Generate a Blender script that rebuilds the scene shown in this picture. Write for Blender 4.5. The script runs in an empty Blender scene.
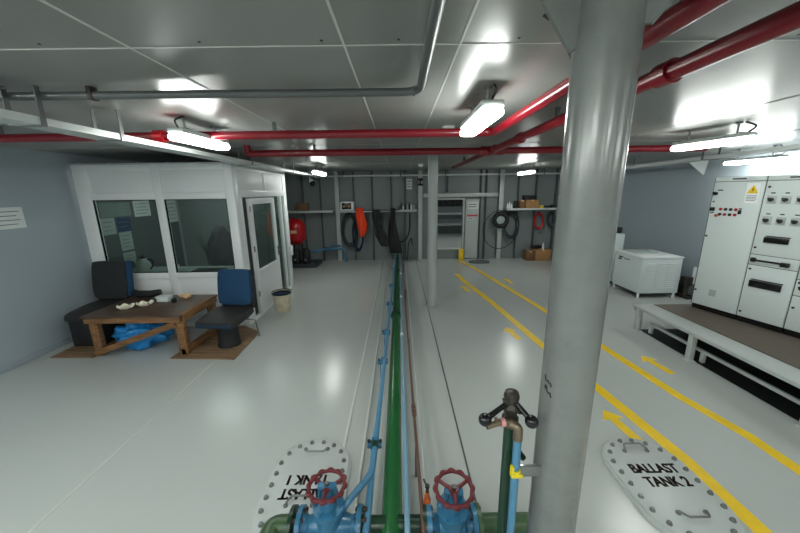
import bpy, bmesh, math, random
from mathutils import Vector, Matrix, noise
random.seed(7)
SC = bpy.context.scene
COL = SC.collection
PI = math.pi

# ------------------------------------------------------------------ materials
def lin(c):
    return tuple((v/12.92 if v <= .04045 else ((v+.055)/1.055)**2.4) for v in (x/255. for x in c))

def paint(name, rgb, rough=.45, var=.12, scale=6., metal=0., bump=.0, bscale=60., spec=.5, stain=None, stain_amt=0., stain_scale=2.):
    m = bpy.data.materials.new(name); m.use_nodes = True
    nt = m.node_tree; b = nt.nodes['Principled BSDF']
    c = lin(rgb)
    tc = nt.nodes.new('ShaderNodeTexCoord')
    n = nt.nodes.new('ShaderNodeTexNoise'); n.inputs['Scale'].default_value = scale; n.inputs['Detail'].default_value = 3; n.inputs['Roughness'].default_value = .45
    nt.links.new(tc.outputs['Object'], n.inputs['Vector'])
    r = nt.nodes.new('ShaderNodeMixRGB')
    r.inputs['Color1'].default_value = tuple(v*(1-var) for v in c)+(1,)
    r.inputs['Color2'].default_value = tuple(min(1, v*(1+var)) for v in c)+(1,)
    nt.links.new(n.outputs['Fac'], r.inputs['Fac'])
    out = r.outputs['Color']
    if stain:
        n2 = nt.nodes.new('ShaderNodeTexNoise'); n2.inputs['Scale'].default_value = stain_scale; n2.inputs['Detail'].default_value = 8
        n2.inputs['Roughness'].default_value = .65
        nt.links.new(tc.outputs['Object'], n2.inputs['Vector'])
        r2 = nt.nodes.new('ShaderNodeValToRGB'); r2.color_ramp.elements[0].position = .42; r2.color_ramp.elements[1].position = .85
        r2.color_ramp.elements[0].color = (0,0,0,1); r2.color_ramp.elements[1].color = (stain_amt,)*3+(1,)
        nt.links.new(n2.outputs['Fac'], r2.inputs['Fac'])
        mx = nt.nodes.new('ShaderNodeMixRGB'); mx.inputs['Color2'].default_value = lin(stain)+(1,)
        nt.links.new(r2.outputs['Color'], mx.inputs['Fac']); nt.links.new(out, mx.inputs['Color1']); out = mx.outputs['Color']
    nt.links.new(out, b.inputs['Base Color'])
    b.inputs['Roughness'].default_value = rough
    b.inputs['Metallic'].default_value = metal
    b.inputs['Specular IOR Level'].default_value = spec
    if bump:
        n3 = nt.nodes.new('ShaderNodeTexNoise'); n3.inputs['Scale'].default_value = bscale; n3.inputs['Detail'].default_value = 3
        nt.links.new(tc.outputs['Object'], n3.inputs['Vector'])
        bp = nt.nodes.new('ShaderNodeBump'); bp.inputs['Strength'].default_value = bump; bp.inputs['Distance'].default_value = .01
        nt.links.new(n3.outputs['Fac'], bp.inputs['Height']); nt.links.new(bp.outputs['Normal'], b.inputs['Normal'])
    return m

def emit(name, rgb, s):
    m = bpy.data.materials.new(name); m.use_nodes = True
    nt = m.node_tree; nt.nodes.clear()
    e = nt.nodes.new('ShaderNodeEmission'); e.inputs[0].default_value = lin(rgb)+(1,); e.inputs[1].default_value = s
    o = nt.nodes.new('ShaderNodeOutputMaterial'); nt.links.new(e.outputs[0], o.inputs[0])
    return m

def glass(name, tint=(222,230,227)):
    m = bpy.data.materials.new(name); m.use_nodes = True
    nt = m.node_tree; nt.nodes.clear()
    t = nt.nodes.new('ShaderNodeBsdfTransparent'); t.inputs[0].default_value = lin(tint)+(1,)
    g = nt.nodes.new('ShaderNodeBsdfGlossy'); g.inputs['Roughness'].default_value = .03
    lw = nt.nodes.new('ShaderNodeLayerWeight'); lw.inputs[0].default_value = .5
    pw = nt.nodes.new('ShaderNodeMath'); pw.operation = 'POWER'; pw.inputs[1].default_value = 5; nt.links.new(lw.outputs['Facing'], pw.inputs[0])
    f = nt.nodes.new('ShaderNodeMapRange'); f.inputs['To Min'].default_value = .04; f.inputs['To Max'].default_value = .9; nt.links.new(pw.outputs[0], f.inputs['Value'])
    mx = nt.nodes.new('ShaderNodeMixShader'); o = nt.nodes.new('ShaderNodeOutputMaterial')
    nt.links.new(f.outputs[0], mx.inputs[0]); nt.links.new(t.outputs[0], mx.inputs[1]); nt.links.new(g.outputs[0], mx.inputs[2])
    nt.links.new(mx.outputs[0], o.inputs[0])
    return m

def wood(name, a, b_, rough=.6, axis='X'):
    m = bpy.data.materials.new(name); m.use_nodes = True
    nt = m.node_tree; b = nt.nodes['Principled BSDF']
    tc = nt.nodes.new('ShaderNodeTexCoord'); mp = nt.nodes.new('ShaderNodeMapping')
    mp.inputs['Scale'].default_value = (2, 22, 22) if axis == 'X' else (22, 2, 22)
    n = nt.nodes.new('ShaderNodeTexNoise'); n.inputs['Scale'].default_value = 2.2; n.inputs['Detail'].default_value = 7; n.inputs['Distortion'].default_value = .6
    r = nt.nodes.new('ShaderNodeValToRGB'); r.color_ramp.elements[0].position = .32; r.color_ramp.elements[1].position = .7
    r.color_ramp.elements[0].color = lin(a)+(1,); r.color_ramp.elements[1].color = lin(b_)+(1,)
    nt.links.new(tc.outputs['Object'], mp.inputs[0]); nt.links.new(mp.outputs[0], n.inputs['Vector'])
    nt.links.new(n.outputs['Fac'], r.inputs[0]); nt.links.new(r.outputs[0], b.inputs['Base Color'])
    b.inputs['Roughness'].default_value = rough
    return m

M = dict(
    floor=paint('grey_deck_paint', (182,187,184), .23, .05, 1.3, bump=.02, bscale=35),
    ceiling=paint('ceiling_paint', (136,138,135), .28, .05, 1.2, stain=(126,124,114), stain_amt=.2, stain_scale=1.6),
    seam=paint('seam_paint', (196,198,194), .4, .05),
    wall=paint('bluish_grey_wall_paint', (160,171,178), .5, .05, 1.5, bump=.02, bscale=12),
    farwall=paint('far_wall_paint', (126,134,134), .42, .08, 2.),
    stiff=paint('stiffener_paint', (74,80,82), .5, .1, 3.),
    lightgrey=paint('light_grey_paint', (186,192,190), .35, .06, 4.),
    pillar=paint('pillar_paint', (120,124,121), .22, .08, 4., bump=.02, bscale=22, stain=(84,86,82), stain_amt=.6, stain_scale=6, spec=.6),
    white=paint('white_panel', (232,235,235), .35, .03, 3.),
    header=paint('white_board', (226,229,229), .5, .03, 3.),
    cabinet=paint('cabinet_white', (216,225,224), .32, .02, 3.),
    slim=paint('slim_pillar_paint', (170,175,172), .25, .05, 4.),
    yellow=paint('yellow_floor_paint', (246,206,28), .4, .08, 8., stain=(200,168,50), stain_amt=.4, stain_scale=9),
    red=paint('red_pipe_paint', (120,12,28), .28, .1, 4.),
    vessel=paint('red_vessel', (176,20,30), .3, .06, 4.),
    wheel=paint('handwheel_red', (98,24,32), .32, .15, 20., bump=.1, bscale=60, stain=(80,30,30), stain_amt=.5, stain_scale=20),
    green=paint('green_pipe_paint', (36,98,52), .22, .12, 6., bump=.05, bscale=40),
    dgreen=paint('dark_green_paint', (18,52,34), .3, .15, 8.),
    olive=paint('olive_green_paint', (62,88,58), .35, .15, 10.),
    blue=paint('blue_pipe_paint', (74,126,158), .3, .12, 8.),
    lblue=paint('light_blue_pipe', (116,156,178), .3, .06, 8.),
    vblue=paint('valve_blue', (54,114,148), .28, .22, 16., bump=.12, bscale=45, stain=(30,60,84), stain_amt=.7, stain_scale=12),
    copper=paint('copper_pipe', (112,84,76), .35, .12, 10., metal=.3),
    steel=paint('bare_steel', (140,142,142), .3, .1, 8., metal=.85),
    conduit=paint('grey_conduit', (86,90,90), .35, .1, 6.),
    iron=paint('dark_iron', (62,58,52), .45, .25, 24., metal=.5, bump=.15, bscale=60),
    brass=paint('dull_brass', (120,106,88), .4, .2, 24., metal=.6),
    orange=paint('orange_bronze', (186,92,40), .45, .2, 20.),
    black=paint('black_plastic', (18,18,20), .25, .1, 8.),
    rubber=paint('black_rubber', (26,28,30), .6, .15, 12.),
    dark=paint('dark_fabric', (36,38,40), .75, .15, 20.),
    bluefab=paint('blue_fabric', (18,62,96), .8, .12, 30., bump=.1, bscale=200),
    navy=paint('navy_fabric', (20,42,62), .8, .12, 20.),
    vinyl=paint('dark_vinyl', (46,44,44), .55, .12, 14.),
    plastic_bag=paint('blue_plastic_bag', (40,136,206), .3, .25, 8.),
    orangefab=paint('orange_hi_vis_cloth', (255,72,30), .7, .1, 12.),
    mat=paint('brown_rubber_mat', (98,90,80), .75, .1, 14., bump=.15, bscale=90),
    paper=paint('paper', (222,228,226), .7, .03, 5.),
    greypaper=paint('grey_paper', (170,182,178), .7, .05, 5.),
    bluepaper=paint('blue_paper', (44,66,104), .7, .05, 5.),
    board=paint('grey_notice_board', (128,142,140), .7, .06, 4.),
    ink=paint('black_ink', (28,28,30), .6, .05, 6.),
    brownink=paint('stencil_brown', (66,48,46), .6, .1, 20.),
    greyink=paint('grey_ink', (110,116,120), .6, .05, 6.),
    bin=paint('cream_spattered_plastic', (214,204,178), .5, .08, 10., stain=(150,130,90), stain_amt=.8, stain_scale=14),
    card=paint('cardboard', (166,124,78), .8, .1, 8.),
    card2=paint('dark_cardboard', (120,88,58), .8, .1, 8.),
    bread=paint('tan_paper', (226,186,140), .6, .15, 12.),
    egg=paint('offwhite_pulp', (232,228,206), .7, .06, 20.),
    tin=paint('stainless', (190,190,188), .25, .05, 8., metal=.8),
    inner=paint('cabin_inner_wall', (108,118,115), .6, .05, 3.),
    tape=paint('pink_tape', (214,150,150), .5, .2, 30.),
    ytape=paint('yellow_tape', (222,200,40), .45, .1, 30.),
    clear=glass('window_glass'),
    hose=paint('worn_hose_rubber', (48,56,62), .6, .2, 10.),
    signwhite=paint('sign_white', (246,248,250), .5, .01, 3.),
    lining=paint('dark_cabin_lining', (88,96,96), .6, .05, 3.),
    jar=glass('jar_glass', (180,200,200)),
    lamp=emit('tube_light', (250,255,250), 10.5),
    lamp_fill=emit('cabin_fill_tube', (246,252,248), 7.5),
    wood_top=wood('dark_wood_top', (58,42,34), (100,76,60), .4),
    wood_leg=wood('pine_board', (96,66,40), (152,110,68), .6, 'Y'),
    wood_brace=wood('pine_brace', (100,70,42), (150,108,66), .6, 'X'),
    ply=wood('plywood_sheet', (104,80,58), (146,118,88), .7),
)

# ------------------------------------------------------------------ mesh helpers
def box(bm, x0, x1, y0, y1, z0, z1, bev=0., mat=None, seg=2):
    t = bmesh.new()
    bmesh.ops.create_cube(t, size=1)
    for v in t.verts:
        v.co = Vector(((x0+x1)/2+v.co.x*(x1-x0), (y0+y1)/2+v.co.y*(y1-y0), (z0+z1)/2+v.co.z*(z1-z0)))
    if bev: bmesh.ops.bevel(t, geom=t.edges[:], offset=bev, segments=seg, affect='EDGES', profile=.5)
    if mat is not None: t.transform(mat)
    me = bpy.data.meshes.new('t'); t.to_mesh(me); t.free(); bm.from_mesh(me); bpy.data.meshes.remove(me)

def bar(bm, a, b, w, h, bev=.004):          # square bar from a to b
    a, b = Vector(a), Vector(b); d = b-a
    box(bm, -w/2, w/2, -h/2, h/2, 0, d.length, bev, Matrix.Translation(a) @ d.to_track_quat('Z', 'Y').to_matrix().to_4x4(), 1)

def arc_path(pts, rad, n=6):
    pts = [Vector(p) for p in pts]
    if len(pts) < 3: return pts
    out = [pts[0]]
    for i in range(1, len(pts)-1):
        p, q, s = pts[i-1], pts[i], pts[i+1]
        u, v = (p-q).normalized(), (s-q).normalized()
        r = min(rad, (p-q).length*.45, (s-q).length*.45)
        a, c = q+u*r, q+v*r
        for k in range(n+1):
            t = k/n
            out.append(a*(1-t)**2 + q*2*t*(1-t) + c*t*t)
    out.append(pts[-1])
    return out

def tube(bm, pts, r, seg=14, rad=0., closed=False, cap=True):
    pts = arc_path(pts, rad) if rad else [Vector(p) for p in pts]
    n = len(pts); rs = r if isinstance(r, (list, tuple)) else [r]*n
    rings = []; prev = None
    for i, p in enumerate(pts):
        if closed: d = (pts[(i+1) % n]-pts[i-1]).normalized()
        else: d = (pts[min(i+1, n-1)]-pts[max(i-1, 0)]).normalized()
        if prev is None:
            up = Vector((0,0,1)) if abs(d.z) < .9 else Vector((1,0,0))
            u = d.cross(up).normalized()
        else: u = (prev-d*prev.dot(d)).normalized()
        prev = u; w = d.cross(u)
        rings.append([bm.verts.new(p+(u*math.cos(2*PI*k/seg)+w*math.sin(2*PI*k/seg))*rs[i]) for k in range(seg)])
    m = n if closed else n-1
    for i in range(m):
        A, B = rings[i], rings[(i+1) % n]
        for k in range(seg): bm.faces.new((A[k], A[(k+1) % seg], B[(k+1) % seg], B[k]))
    if cap and not closed: bm.faces.new(rings[0][::-1]); bm.faces.new(rings[-1])

def cyl(bm, a, b, r, seg=20, r2=None): tube(bm, [a, b], [r, r if r2 is None else r2], seg)

def lathe(bm, prof, loc=(0,0,0), seg=24, axis=None):
    m = Matrix.Translation(Vector(loc))
    if axis is not None: m = m @ Vector(axis).to_track_quat('Z', 'Y').to_matrix().to_4x4()
    rings = [[bm.verts.new(m @ Vector((max(r,1e-4)*math.cos(2*PI*k/seg), max(r,1e-4)*math.sin(2*PI*k/seg), z))) for k in range(seg)] for r, z in prof]
    for A, B in zip(rings, rings[1:]):
        for k in range(seg): bm.faces.new((A[k], A[(k+1) % seg], B[(k+1) % seg], B[k]))
    bm.faces.new(rings[0][::-1]); bm.faces.new(rings[-1])

def prism(bm, poly, z0, z1, mat=None, bev=0.):   # polygon in xy extruded in z
    t = bmesh.new()
    a = [t.verts.new((x, y, z0)) for x, y in poly]; b = [t.verts.new((x, y, z1)) for x, y in poly]
    t.faces.new(a[::-1]); top = t.faces.new(b); n = len(poly)
    for i in range(n): t.faces.new((a[i], a[(i+1) % n], b[(i+1) % n], b[i]))
    bmesh.ops.recalc_face_normals(t, faces=t.faces[:])
    if bev: bmesh.ops.bevel(t, geom=[e for e in top.edges], offset=bev, segments=2, affect='EDGES', profile=.5)
    if mat is not None: t.transform(mat)
    me = bpy.data.meshes.new('t'); t.to_mesh(me); t.free(); bm.from_mesh(me); bpy.data.meshes.remove(me)

def ball(bm, c, r, sc=(1,1,1), sub=3, nz=0., freq=3., seed=0.):
    t = bmesh.new(); bmesh.ops.create_icosphere(t, subdivisions=sub, radius=1)
    for v in t.verts:
        k = 1+nz*(noise.noise(v.co*freq+Vector((seed,)*3)) + .5*noise.noise(v.co*freq*2.3+Vector((seed+9,)*3)))
        v.co = Vector(c)+Vector((v.co.x*sc[0], v.co.y*sc[1], v.co.z*sc[2]))*r*k
    me = bpy.data.meshes.new('t'); t.to_mesh(me); t.free(); bm.from_mesh(me); bpy.data.meshes.remove(me)

def text_bm(bm, s, size, mat, depth=.0006, bold=.0, spacing=1.0, align='CENTER'):
    cu = bpy.data.curves.new('t', 'FONT'); cu.body = s; cu.size = size; cu.align_x = align; cu.align_y = 'CENTER'
    cu.extrude = depth; cu.offset = bold; cu.space_character = spacing
    o = bpy.data.objects.new('t', cu); COL.objects.link(o)
    bpy.context.view_layer.update()
    me = bpy.data.meshes.new_from_object(o.evaluated_get(bpy.context.evaluated_depsgraph_get()))
    me.transform(mat); bm.from_mesh(me)
    bpy.data.objects.remove(o); bpy.data.meshes.remove(me); bpy.data.curves.remove(cu)

# ------------------------------------------------------------------ object helpers
OFF = {}
def obj(name, bm, mat, parent=None, label=None, loc=None, fix=True, sharp=38):
    if fix: bmesh.ops.recalc_face_normals(bm, faces=bm.faces[:])
    me = bpy.data.meshes.new(name)
    if parent is not None: off = OFF[parent.name]
    elif loc is not None: off = Vector(loc)
    else: off = Vector((0,0,0))
    bm.transform(Matrix.Translation(-off))
    bm.to_mesh(me); bm.free()
    for p in me.polygons: p.use_smooth = True
    me.set_sharp_from_angle(angle=math.radians(sharp))
    me.materials.append(M[mat] if isinstance(mat, str) else mat)
    o = bpy.data.objects.new(name, me); COL.objects.link(o)
    if parent is not None: o.parent = parent
    else: o.location = off
    OFF[o.name] = off
    if label: o['label'] = label
    return o

def tag(o, label, cat, group=None):
    o['label'] = label; o['category'] = cat
    if group: o['group'] = group
    return o

def thing(name, label, cat, loc, group=None):
    o = bpy.data.objects.new(name, None); COL.objects.link(o); o.location = loc; o.empty_display_size = .1
    OFF[o.name] = Vector(loc)
    return tag(o, label, cat, group)

def struct(name, bm, mat, parent=None):
    o = obj(name, bm, mat, parent); o['kind'] = 'structure'; return o

def copy_tree(o, parent=None):
    c = o.copy(); COL.objects.link(c); c.parent = parent
    for ch in o.children: copy_tree(ch, c)
    return c

def B(): return bmesh.new()
def part(name, mat, parent, fn, label=None, **kw):
    bm = B(); fn(bm); return obj(name, bm, mat, parent, label, **kw)

# ------------------------------------------------------------------ dimensions (metres, X right, Y ahead, Z up)
XL, XR, YF, YN, CH = -4.05, 4.9, 8.43, -4.0, 2.25

# ================================================================== THE SETTING
bm = B(); box(bm, XL-.1, XR+.1, YN-.1, YF+.1, -.1, 0); floor = struct('floor', bm, 'floor')
def fl_part(name, mat, fn, label):
    return part(name, mat, floor, fn, label)
def line(bm, pts, w, z=.0016):
    pts = [Vector(p) for p in pts]; L = []; R_ = []
    for i, p in enumerate(pts):
        d = (pts[min(i+1,len(pts)-1)]-pts[max(i-1,0)]).normalized(); n = Vector((-d.y, d.x))*w/2
        L.append(tuple(p+n)); R_.append(tuple(p-n))
    prism(bm, R_+L[::-1], 0, z)
fl_part('yellow_line', 'yellow', lambda b: line(b, [(1.22,6.8),(1.27,6.2),(1.46,5.0),(1.62,3.54),(1.77,2.6),(1.87,1.8),(1.87,.6),(1.87,-1)], .095), 'yellow walkway line nearer the pipes')
fl_part('yellow_line', 'yellow', lambda b: line(b, [(1.5,8.3),(1.74,7.18),(2.08,5.02),(2.30,3.36),(2.39,2.48),(2.5,2.0),(2.52,1.2),(2.54,-1)], .088, .0018), 'yellow walkway line nearer the switch cabinets')
def arrow(x, y, L, ang, w=.07):
    def f(b):
        m = Matrix.Translation((x, y, 0)) @ Matrix.Rotation(ang, 4, 'Z')
        prism(b, [(-w/2,-L/2), (w/2,-L/2), (w/2,L/2-.11), (w*1.25,L/2-.11), (0,L/2), (-w*1.25,L/2-.11), (-w/2,L/2-.11)], 0, .0016, m)
    return f
for x, y, L, a, la in ((1.66,2.13,.36,.13,'yellow floor arrow just beyond the right tank hatch'), (2.60,3.0,.36,.14,'yellow floor arrow beside the front edge of the platform'),
                       (1.40,3.78,.36,.14,'yellow floor arrow left of the foreground pillar'), (1.19,5.7,.34,.14,'small far yellow floor arrow left of the lines'),
                       (2.14,6.2,.36,.14,'small far yellow floor arrow right of the lines')):
    fl_part('yellow_arrow', 'yellow', arrow(x, y, L, a), la)
for x, y0, y1, w in ((-.41,.5,8.2,.02), (-.27,.5,8.2,.016), (.135,.5,8.2,.014)):
    fl_part('curb_strip', 'seam', lambda b: box(b, x-w/2, x+w/2, y0, y1, 0, .012, .003), None)
fl_part('deck_seam', 'seam', lambda b: box(b, -2.005, -1.995, .4, 3.15, 0, .002), None)
fl_part('deck_seam', 'stiff', lambda b: box(b, .415, .427, 1.0, 8.3, 0, .0015), None)

bm = B(); box(bm, XL-.1, XR+.1, YN-.1, YF+.1, CH, CH+.1); ceil = struct('ceiling', bm, 'ceiling')
for x in (-2.35, -.93, -.185, .22, 2.26, 3.6):
    part('seam_strip', 'seam', ceil, lambda b: box(b, x-.004, x+.004, YN+.02, YF-.02, CH-.003, CH+.01))
for y in (-1.15, 1.28, 3.72, 6.15):
    part('seam_strip', 'seam', ceil, lambda b: box(b, XL+.02, XR-.02, y-.003, y+.003, CH-.0022, CH+.01))
def screws(b):
    for x in (-2.2,-1.7,-1.2,-.7,-.3,.05,.45,.9,1.4,1.9):
        for y in (.72, 1.24, 1.9, 2.55): lathe(b, [(.005,-.002),(.005,.002)], (x+random.uniform(-.05,.05), y, CH), 8)
part('screw_head', 'iron', ceil, screws)
part('dark_patch', 'ink', ceil, lambda b: prism(b, [(.43,1.10),(.46,1.125),(.475,1.10),(.45,1.085),(.43,1.09)], CH-.002, CH+.002), 'small black hole in the ceiling sheet')

bm = B(); box(bm, XL-.1, XL, YN-.1, YF+.1, 0, CH); struct('wall_left', bm, 'wall')
bm = B(); box(bm, XR, XR+.1, YN-.1, YF+.1, 0, CH); struct('wall_right', bm, 'wall')
bm = B(); box(bm, XL, XR, YN-.1, YN, 0, CH); struct('wall_near', bm, 'wall')
bm = B(); box(bm, XL, XL+.012, YN, 4.12, 0, .065, .003); struct('baseboard_left', bm, 'wall')
OX0, OX1, OZ0, OZ1 = .74, 1.63, .28, 1.53      # opening in the far wall
bm = B()
box(bm, XL, OX0, YF, YF+.08, 0, CH); box(bm, OX1, XR, YF, YF+.08, 0, CH)
box(bm, OX0, OX1, YF, YF+.08, OZ1, CH); box(bm, OX0, OX1, YF, YF+.08, 0, OZ0)
far = struct('wall_far', bm, 'farwall')
for px in (-3.4,-2.95,-2.42,-1.98,-1.15,-.68,-.2,.15,.85,1.22,2.06,2.2,3.0,3.45,3.95,4.4):
    z0 = 1.72 if OX0-.05 < px < OX1+.05 else 0
    part('stiffener', 'stiff', far, lambda b: box(b, px-.012, px+.012, YF-.075, YF, z0, CH, .002))
for px in (-1.55, .53, 2.56):
    part('post', 'lightgrey', far, lambda b: (box(b, px-.02, px+.02, YF-.13, YF, 0, CH, .004), box(b, px-.052, px+.052, YF-.14, YF-.13, 0, CH, .002)))
part('cross_beam', 'lightgrey', far, lambda b: (box(b, .61, 2.48, YF-.12, YF, 1.625, 1.635), box(b, .61, 2.48, YF-.13, YF-.12, 1.60, 1.69, .003)))
part('opening_frame', 'lightgrey', far, lambda b: (box(b, OX1, OX1+.04, YF-.03, YF, OZ0, OZ1), box(b, OX0, OX1+.04, YF-.03, YF, OZ1, OZ1+.04), box(b, OX0, OX1, YF-.05, YF+.02, OZ0-.03, OZ0+.005)))
# space beyond the opening
bm = B(); box(bm, .2, 2.4, YF+.08, 11.6, OZ0-.1, OZ0); struct('floor_beyond', bm, 'floor')
bm = B(); box(bm, .2, 2.4, YF+.08, 11.6, CH, CH+.1); struct('ceiling_beyond', bm, 'ceiling')
bm = B(); box(bm, .1, .2, YF+.08, 11.6, OZ0-.1, CH); struct('wall_beyond_left', bm, 'wall')
bm = B(); box(bm, 2.4, 2.5, YF+.08, 11.6, OZ0-.1, CH); struct('wall_beyond_right', bm, 'wall')
bm = B(); box(bm, .1, 2.5, 11.6, 11.7, OZ0-.1, CH); wb = struct('wall_beyond_far', bm, 'farwall')
def ribs(b):
    box(b, .25, 2.35, 11.55, 11.6, 1.22, 1.78)
    for i in range(14): box(b, .3+i*.15, .34+i*.15, 11.5, 11.56, 1.22, 1.78)
part('dark_ribbed_panel', 'rubber', wb, ribs)
part('ledge', 'lightgrey', wb, lambda b: (box(b, .2, 2.4, 11.3, 11.6, .95, 1.0), box(b, .2, 2.4, 11.1, 11.6, .6, .64)))

# ================================================================== LIGHTS
def fixture(loc, rz, length, label, tilt=0., name='ceiling_light', rods=.09):
    L = length/2
    t = thing(name, label, 'light', (0,0,0), 'fluorescent ceiling lights')
    part('housing', 'lightgrey', t, lambda b: box(b, -.056, .056, -L+.012, L-.012, -.006, .028, .010))
    part('diffuser', 'lamp', t, lambda b: box(b, -.053, .053, -L, L, -.050, -.0062, .021, None, 4))
    for s in (-1, 1): part('clip', 'conduit', t, lambda b: box(b, -.05, .05, s*(L-.07)-.012, s*(L-.07)+.012, .0, .034, .006))
    for s in (-1, 1):
        part('hanger_rod', 'steel', t, lambda b: (cyl(b, (0, s*L*.6, .026), (0, s*L*.6, .05+rods), .008, 10), lathe(b, [(.022,.04+rods),(.022,.05+rods)], (0,s*L*.6,0), 12)))
    part('feed_cable', 'rubber', t, lambda b: tube(b, [(.0,-L+.05,.03),(.01,-L+.0,.07),(.02,-L+.09,.05+rods)], .006, 8, .04))
    t.location = loc; t.rotation_euler = (tilt, 0, rz)
    return t
fixture((.45,1.95,2.14), 0, .60, 'white fluorescent light on ceiling left of the foreground pillar, beside the red pipes', rods=.06)
fixture((-1.42,2.50,2.14), -.05, .56, 'lit fluorescent light above the white cabin, by the left cable tray', rods=.06)
fixture((2.66,2.93,2.135), .23, .60, 'long lit fluorescent light on right side, inboard of the cable tray', rods=.065)
fixture((4.62,4.42,2.10), .1, .66, 'fluorescent light beyond the right cable tray, above the switch cabinets', rods=.1)
fixture((-1.45,6.2,2.115), 0, .70, 'small far fluorescent light on the left, near the far wall shelf', rods=.085)
fixture((2.60,6.9,2.115), 0, .70, 'small far fluorescent light on the right, above the cardboard boxes', rods=.085)
for x, y in ((-1.4,-.7), (-3.2,-1.2), (2.6,-.6), (.44,-1.4), (-1.4,-2.6), (2.6,-2.6), (.44,-3.2), (-3.0,.7), (4.5,1.3), (-2.2,-.2), (-3.5,-.6), (-.4,-.5), (.9,-.9), (-2.4,-1.8), (-.5,-2.4),):  # out of view; most added as fill for the room, a few match glare
    fixture((x, y, 2.115), 0, .70, 'unseen fluorescent light added on ceiling around the photographer as fill', rods=.085)
lc = fixture((-3.05,5.0,1.985), PI/2, .6, 'dim unseen fluorescent light added under the roof to brighten the white cabin', rods=.07)  # unseen lamp added to lift the dark cabin interior
for ch in lc.children:
    if ch.name.startswith('diffuser'): ch.data.materials[0] = M['lamp_fill']
fixture((1.9,9.3,2.115), 0, .70, 'fluorescent light in the space beyond the far opening', rods=.085)

# ================================================================== CEILING PIPES
PZ = 2.165
t = thing('red_pipe', 'nearer red overhead pipe that runs from the left wall and elbows toward the viewer', 'pipe', (.70,2.4,PZ))
part('pipe_run', 'red', t, lambda b: tube(b, [(-3.98,2.54,PZ),(.70,2.54,PZ),(.70,-3.1,PZ)], .030, 16, .09))
for x in (-1.78, -1.66): part('coupling', 'vessel', t, lambda b: cyl(b, (x,2.54,PZ), (x+.07,2.54,PZ), .043, 18))
part('coupling', 'red', t, lambda b: cyl(b, (.70,1.35,PZ), (.70,1.29,PZ), .038, 18))
for p in ((-.9,2.54),(-2.9,2.54),(.70,.9),(.70,-1)): part('pipe_hanger', 'conduit', t, lambda b: box(b, p[0]-.012, p[0]+.012, p[1]-.012, p[1]+.012, PZ+.025, CH, .002))
t = thing('red_pipe', 'outer red overhead pipe running lengthwise, joined to the farther crosswise red pipe', 'pipe', (1.0,3.65,PZ))
part('long_run', 'red', t, lambda b: tube(b, [(1.0,-3.1,PZ),(1.0,6.2,PZ)], .032, 16))
part('cross_run', 'red', t, lambda b: tube(b, [(-1.62,3.68,CH),(-1.62,3.68,PZ),(3.3,3.68,PZ)], .036, 16, .06))
part('tee_fitting', 'red', t, lambda b: (cyl(b, (1.0,3.55,PZ),(1.0,3.81,PZ),.046,18), cyl(b, (.88,3.68,PZ),(1.12,3.68,PZ),.047,18)))
for y in (2.8, 1.3): part('coupling', 'red', t, lambda b: cyl(b, (1.0,y,PZ),(1.0,y+.07,PZ),.042,18))
for p in ((-.9,3.68),(2.3,3.68),(1.0,2.2),(1.0,.8),(1.0,5.2)): part('pipe_hanger', 'conduit', t, lambda b: box(b, p[0]-.012, p[0]+.012, p[1]-.012, p[1]+.012, PZ+.028, CH, .002))
t = thing('grey_conduit', 'dark grey conduit pipe on the ceiling with a right-angle bend', 'pipe', (.11,1.72,2.21))
part('pipe_run', 'conduit', t, lambda b: tube(b, [(.10,-3.1,2.212),(.105,1.70,2.212),(-3.98,1.68,2.212)], .0185, 14, .10))
for p in ((-1.45,1.692),(-2.6,1.687)): part('pipe_clip', 'iron', t, lambda b: box(b, p[0]-.012, p[0]+.012, p[1]-.022, p[1]+.022, 2.191, CH, .004))

def dome(x, y, label):
    o = B(); lathe(o, [(.05,0),(.05,-.012),(.042,-.03),(.02,-.045),(0,-.047)], (x,y,CH), 20)
    tag(obj('smoke_detector', o, 'white', loc=(x,y,CH)), label, 'smoke detector', 'ceiling smoke detectors')
dome(.40, 2.78, 'white smoke detector on the ceiling just left of the bright central light')
dome(.42, 6.5, 'small white dome detector on the ceiling above the far slim pillar')

# cable trays: channels hung from the ceiling
def tray(label, a, b_, zb, w, hangers, cable_label):
    a, b_ = Vector((a[0],a[1],zb)), Vector((b_[0],b_[1],zb)); d = (b_-a); L = d.length; ang = math.atan2(d.y, d.x)
    m = Matrix.Translation(a) @ Matrix.Rotation(ang, 4, 'Z')
    t = thing('cable_tray', label, 'cable tray', a, 'white cable trays')
    part('channel', 'lightgrey', t, lambda q: (box(q, 0, L, -w/2, w/2, 0, .004, 0, m), box(q, 0, L, -w/2-.003, -w/2, 0, .035, 0, m), box(q, 0, L, w/2, w/2+.003, 0, .035, 0, m)))
    for h in hangers:
        part('hanger', 'conduit', t, lambda q: (box(q, h-.012, h+.012, -w/2-.009, -w/2-.003, .0, CH-zb, 0, m), box(q, h-.012, h+.012, w/2+.003, w/2+.009, .0, CH-zb, 0, m), box(q, h-.012, h+.012, -w/2-.009, w/2+.009, -.006, 0, 0, m)))
    c = thing('cable_bundle', cable_label, 'cables', a+Vector((0,0,.004)), 'cables in the trays')
    for k, yo in enumerate((-.045,-.015,.02,.045)):
        def f(q):
            n = max(6, int(L/.4)); pts = [m @ Vector((L*.01+L*.98*i/n, yo*w/.15+random.uniform(-.004,.004), .0155)) for i in range(n+1)]
            tube(q, pts, .011, 8)
        part('cable', 'rubber' if k != 2 else 'conduit', c, f)
tray('white cable tray on the left, hung under the ceiling beside the white cabin', (-1.68,-3.0), (-1.86,8.1), 2.078, .14, [.6,1.9,3.2,4.41,4.66,5.12,7.0,8.6,10.0], 'dark cables lying in the left cable tray')
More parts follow.
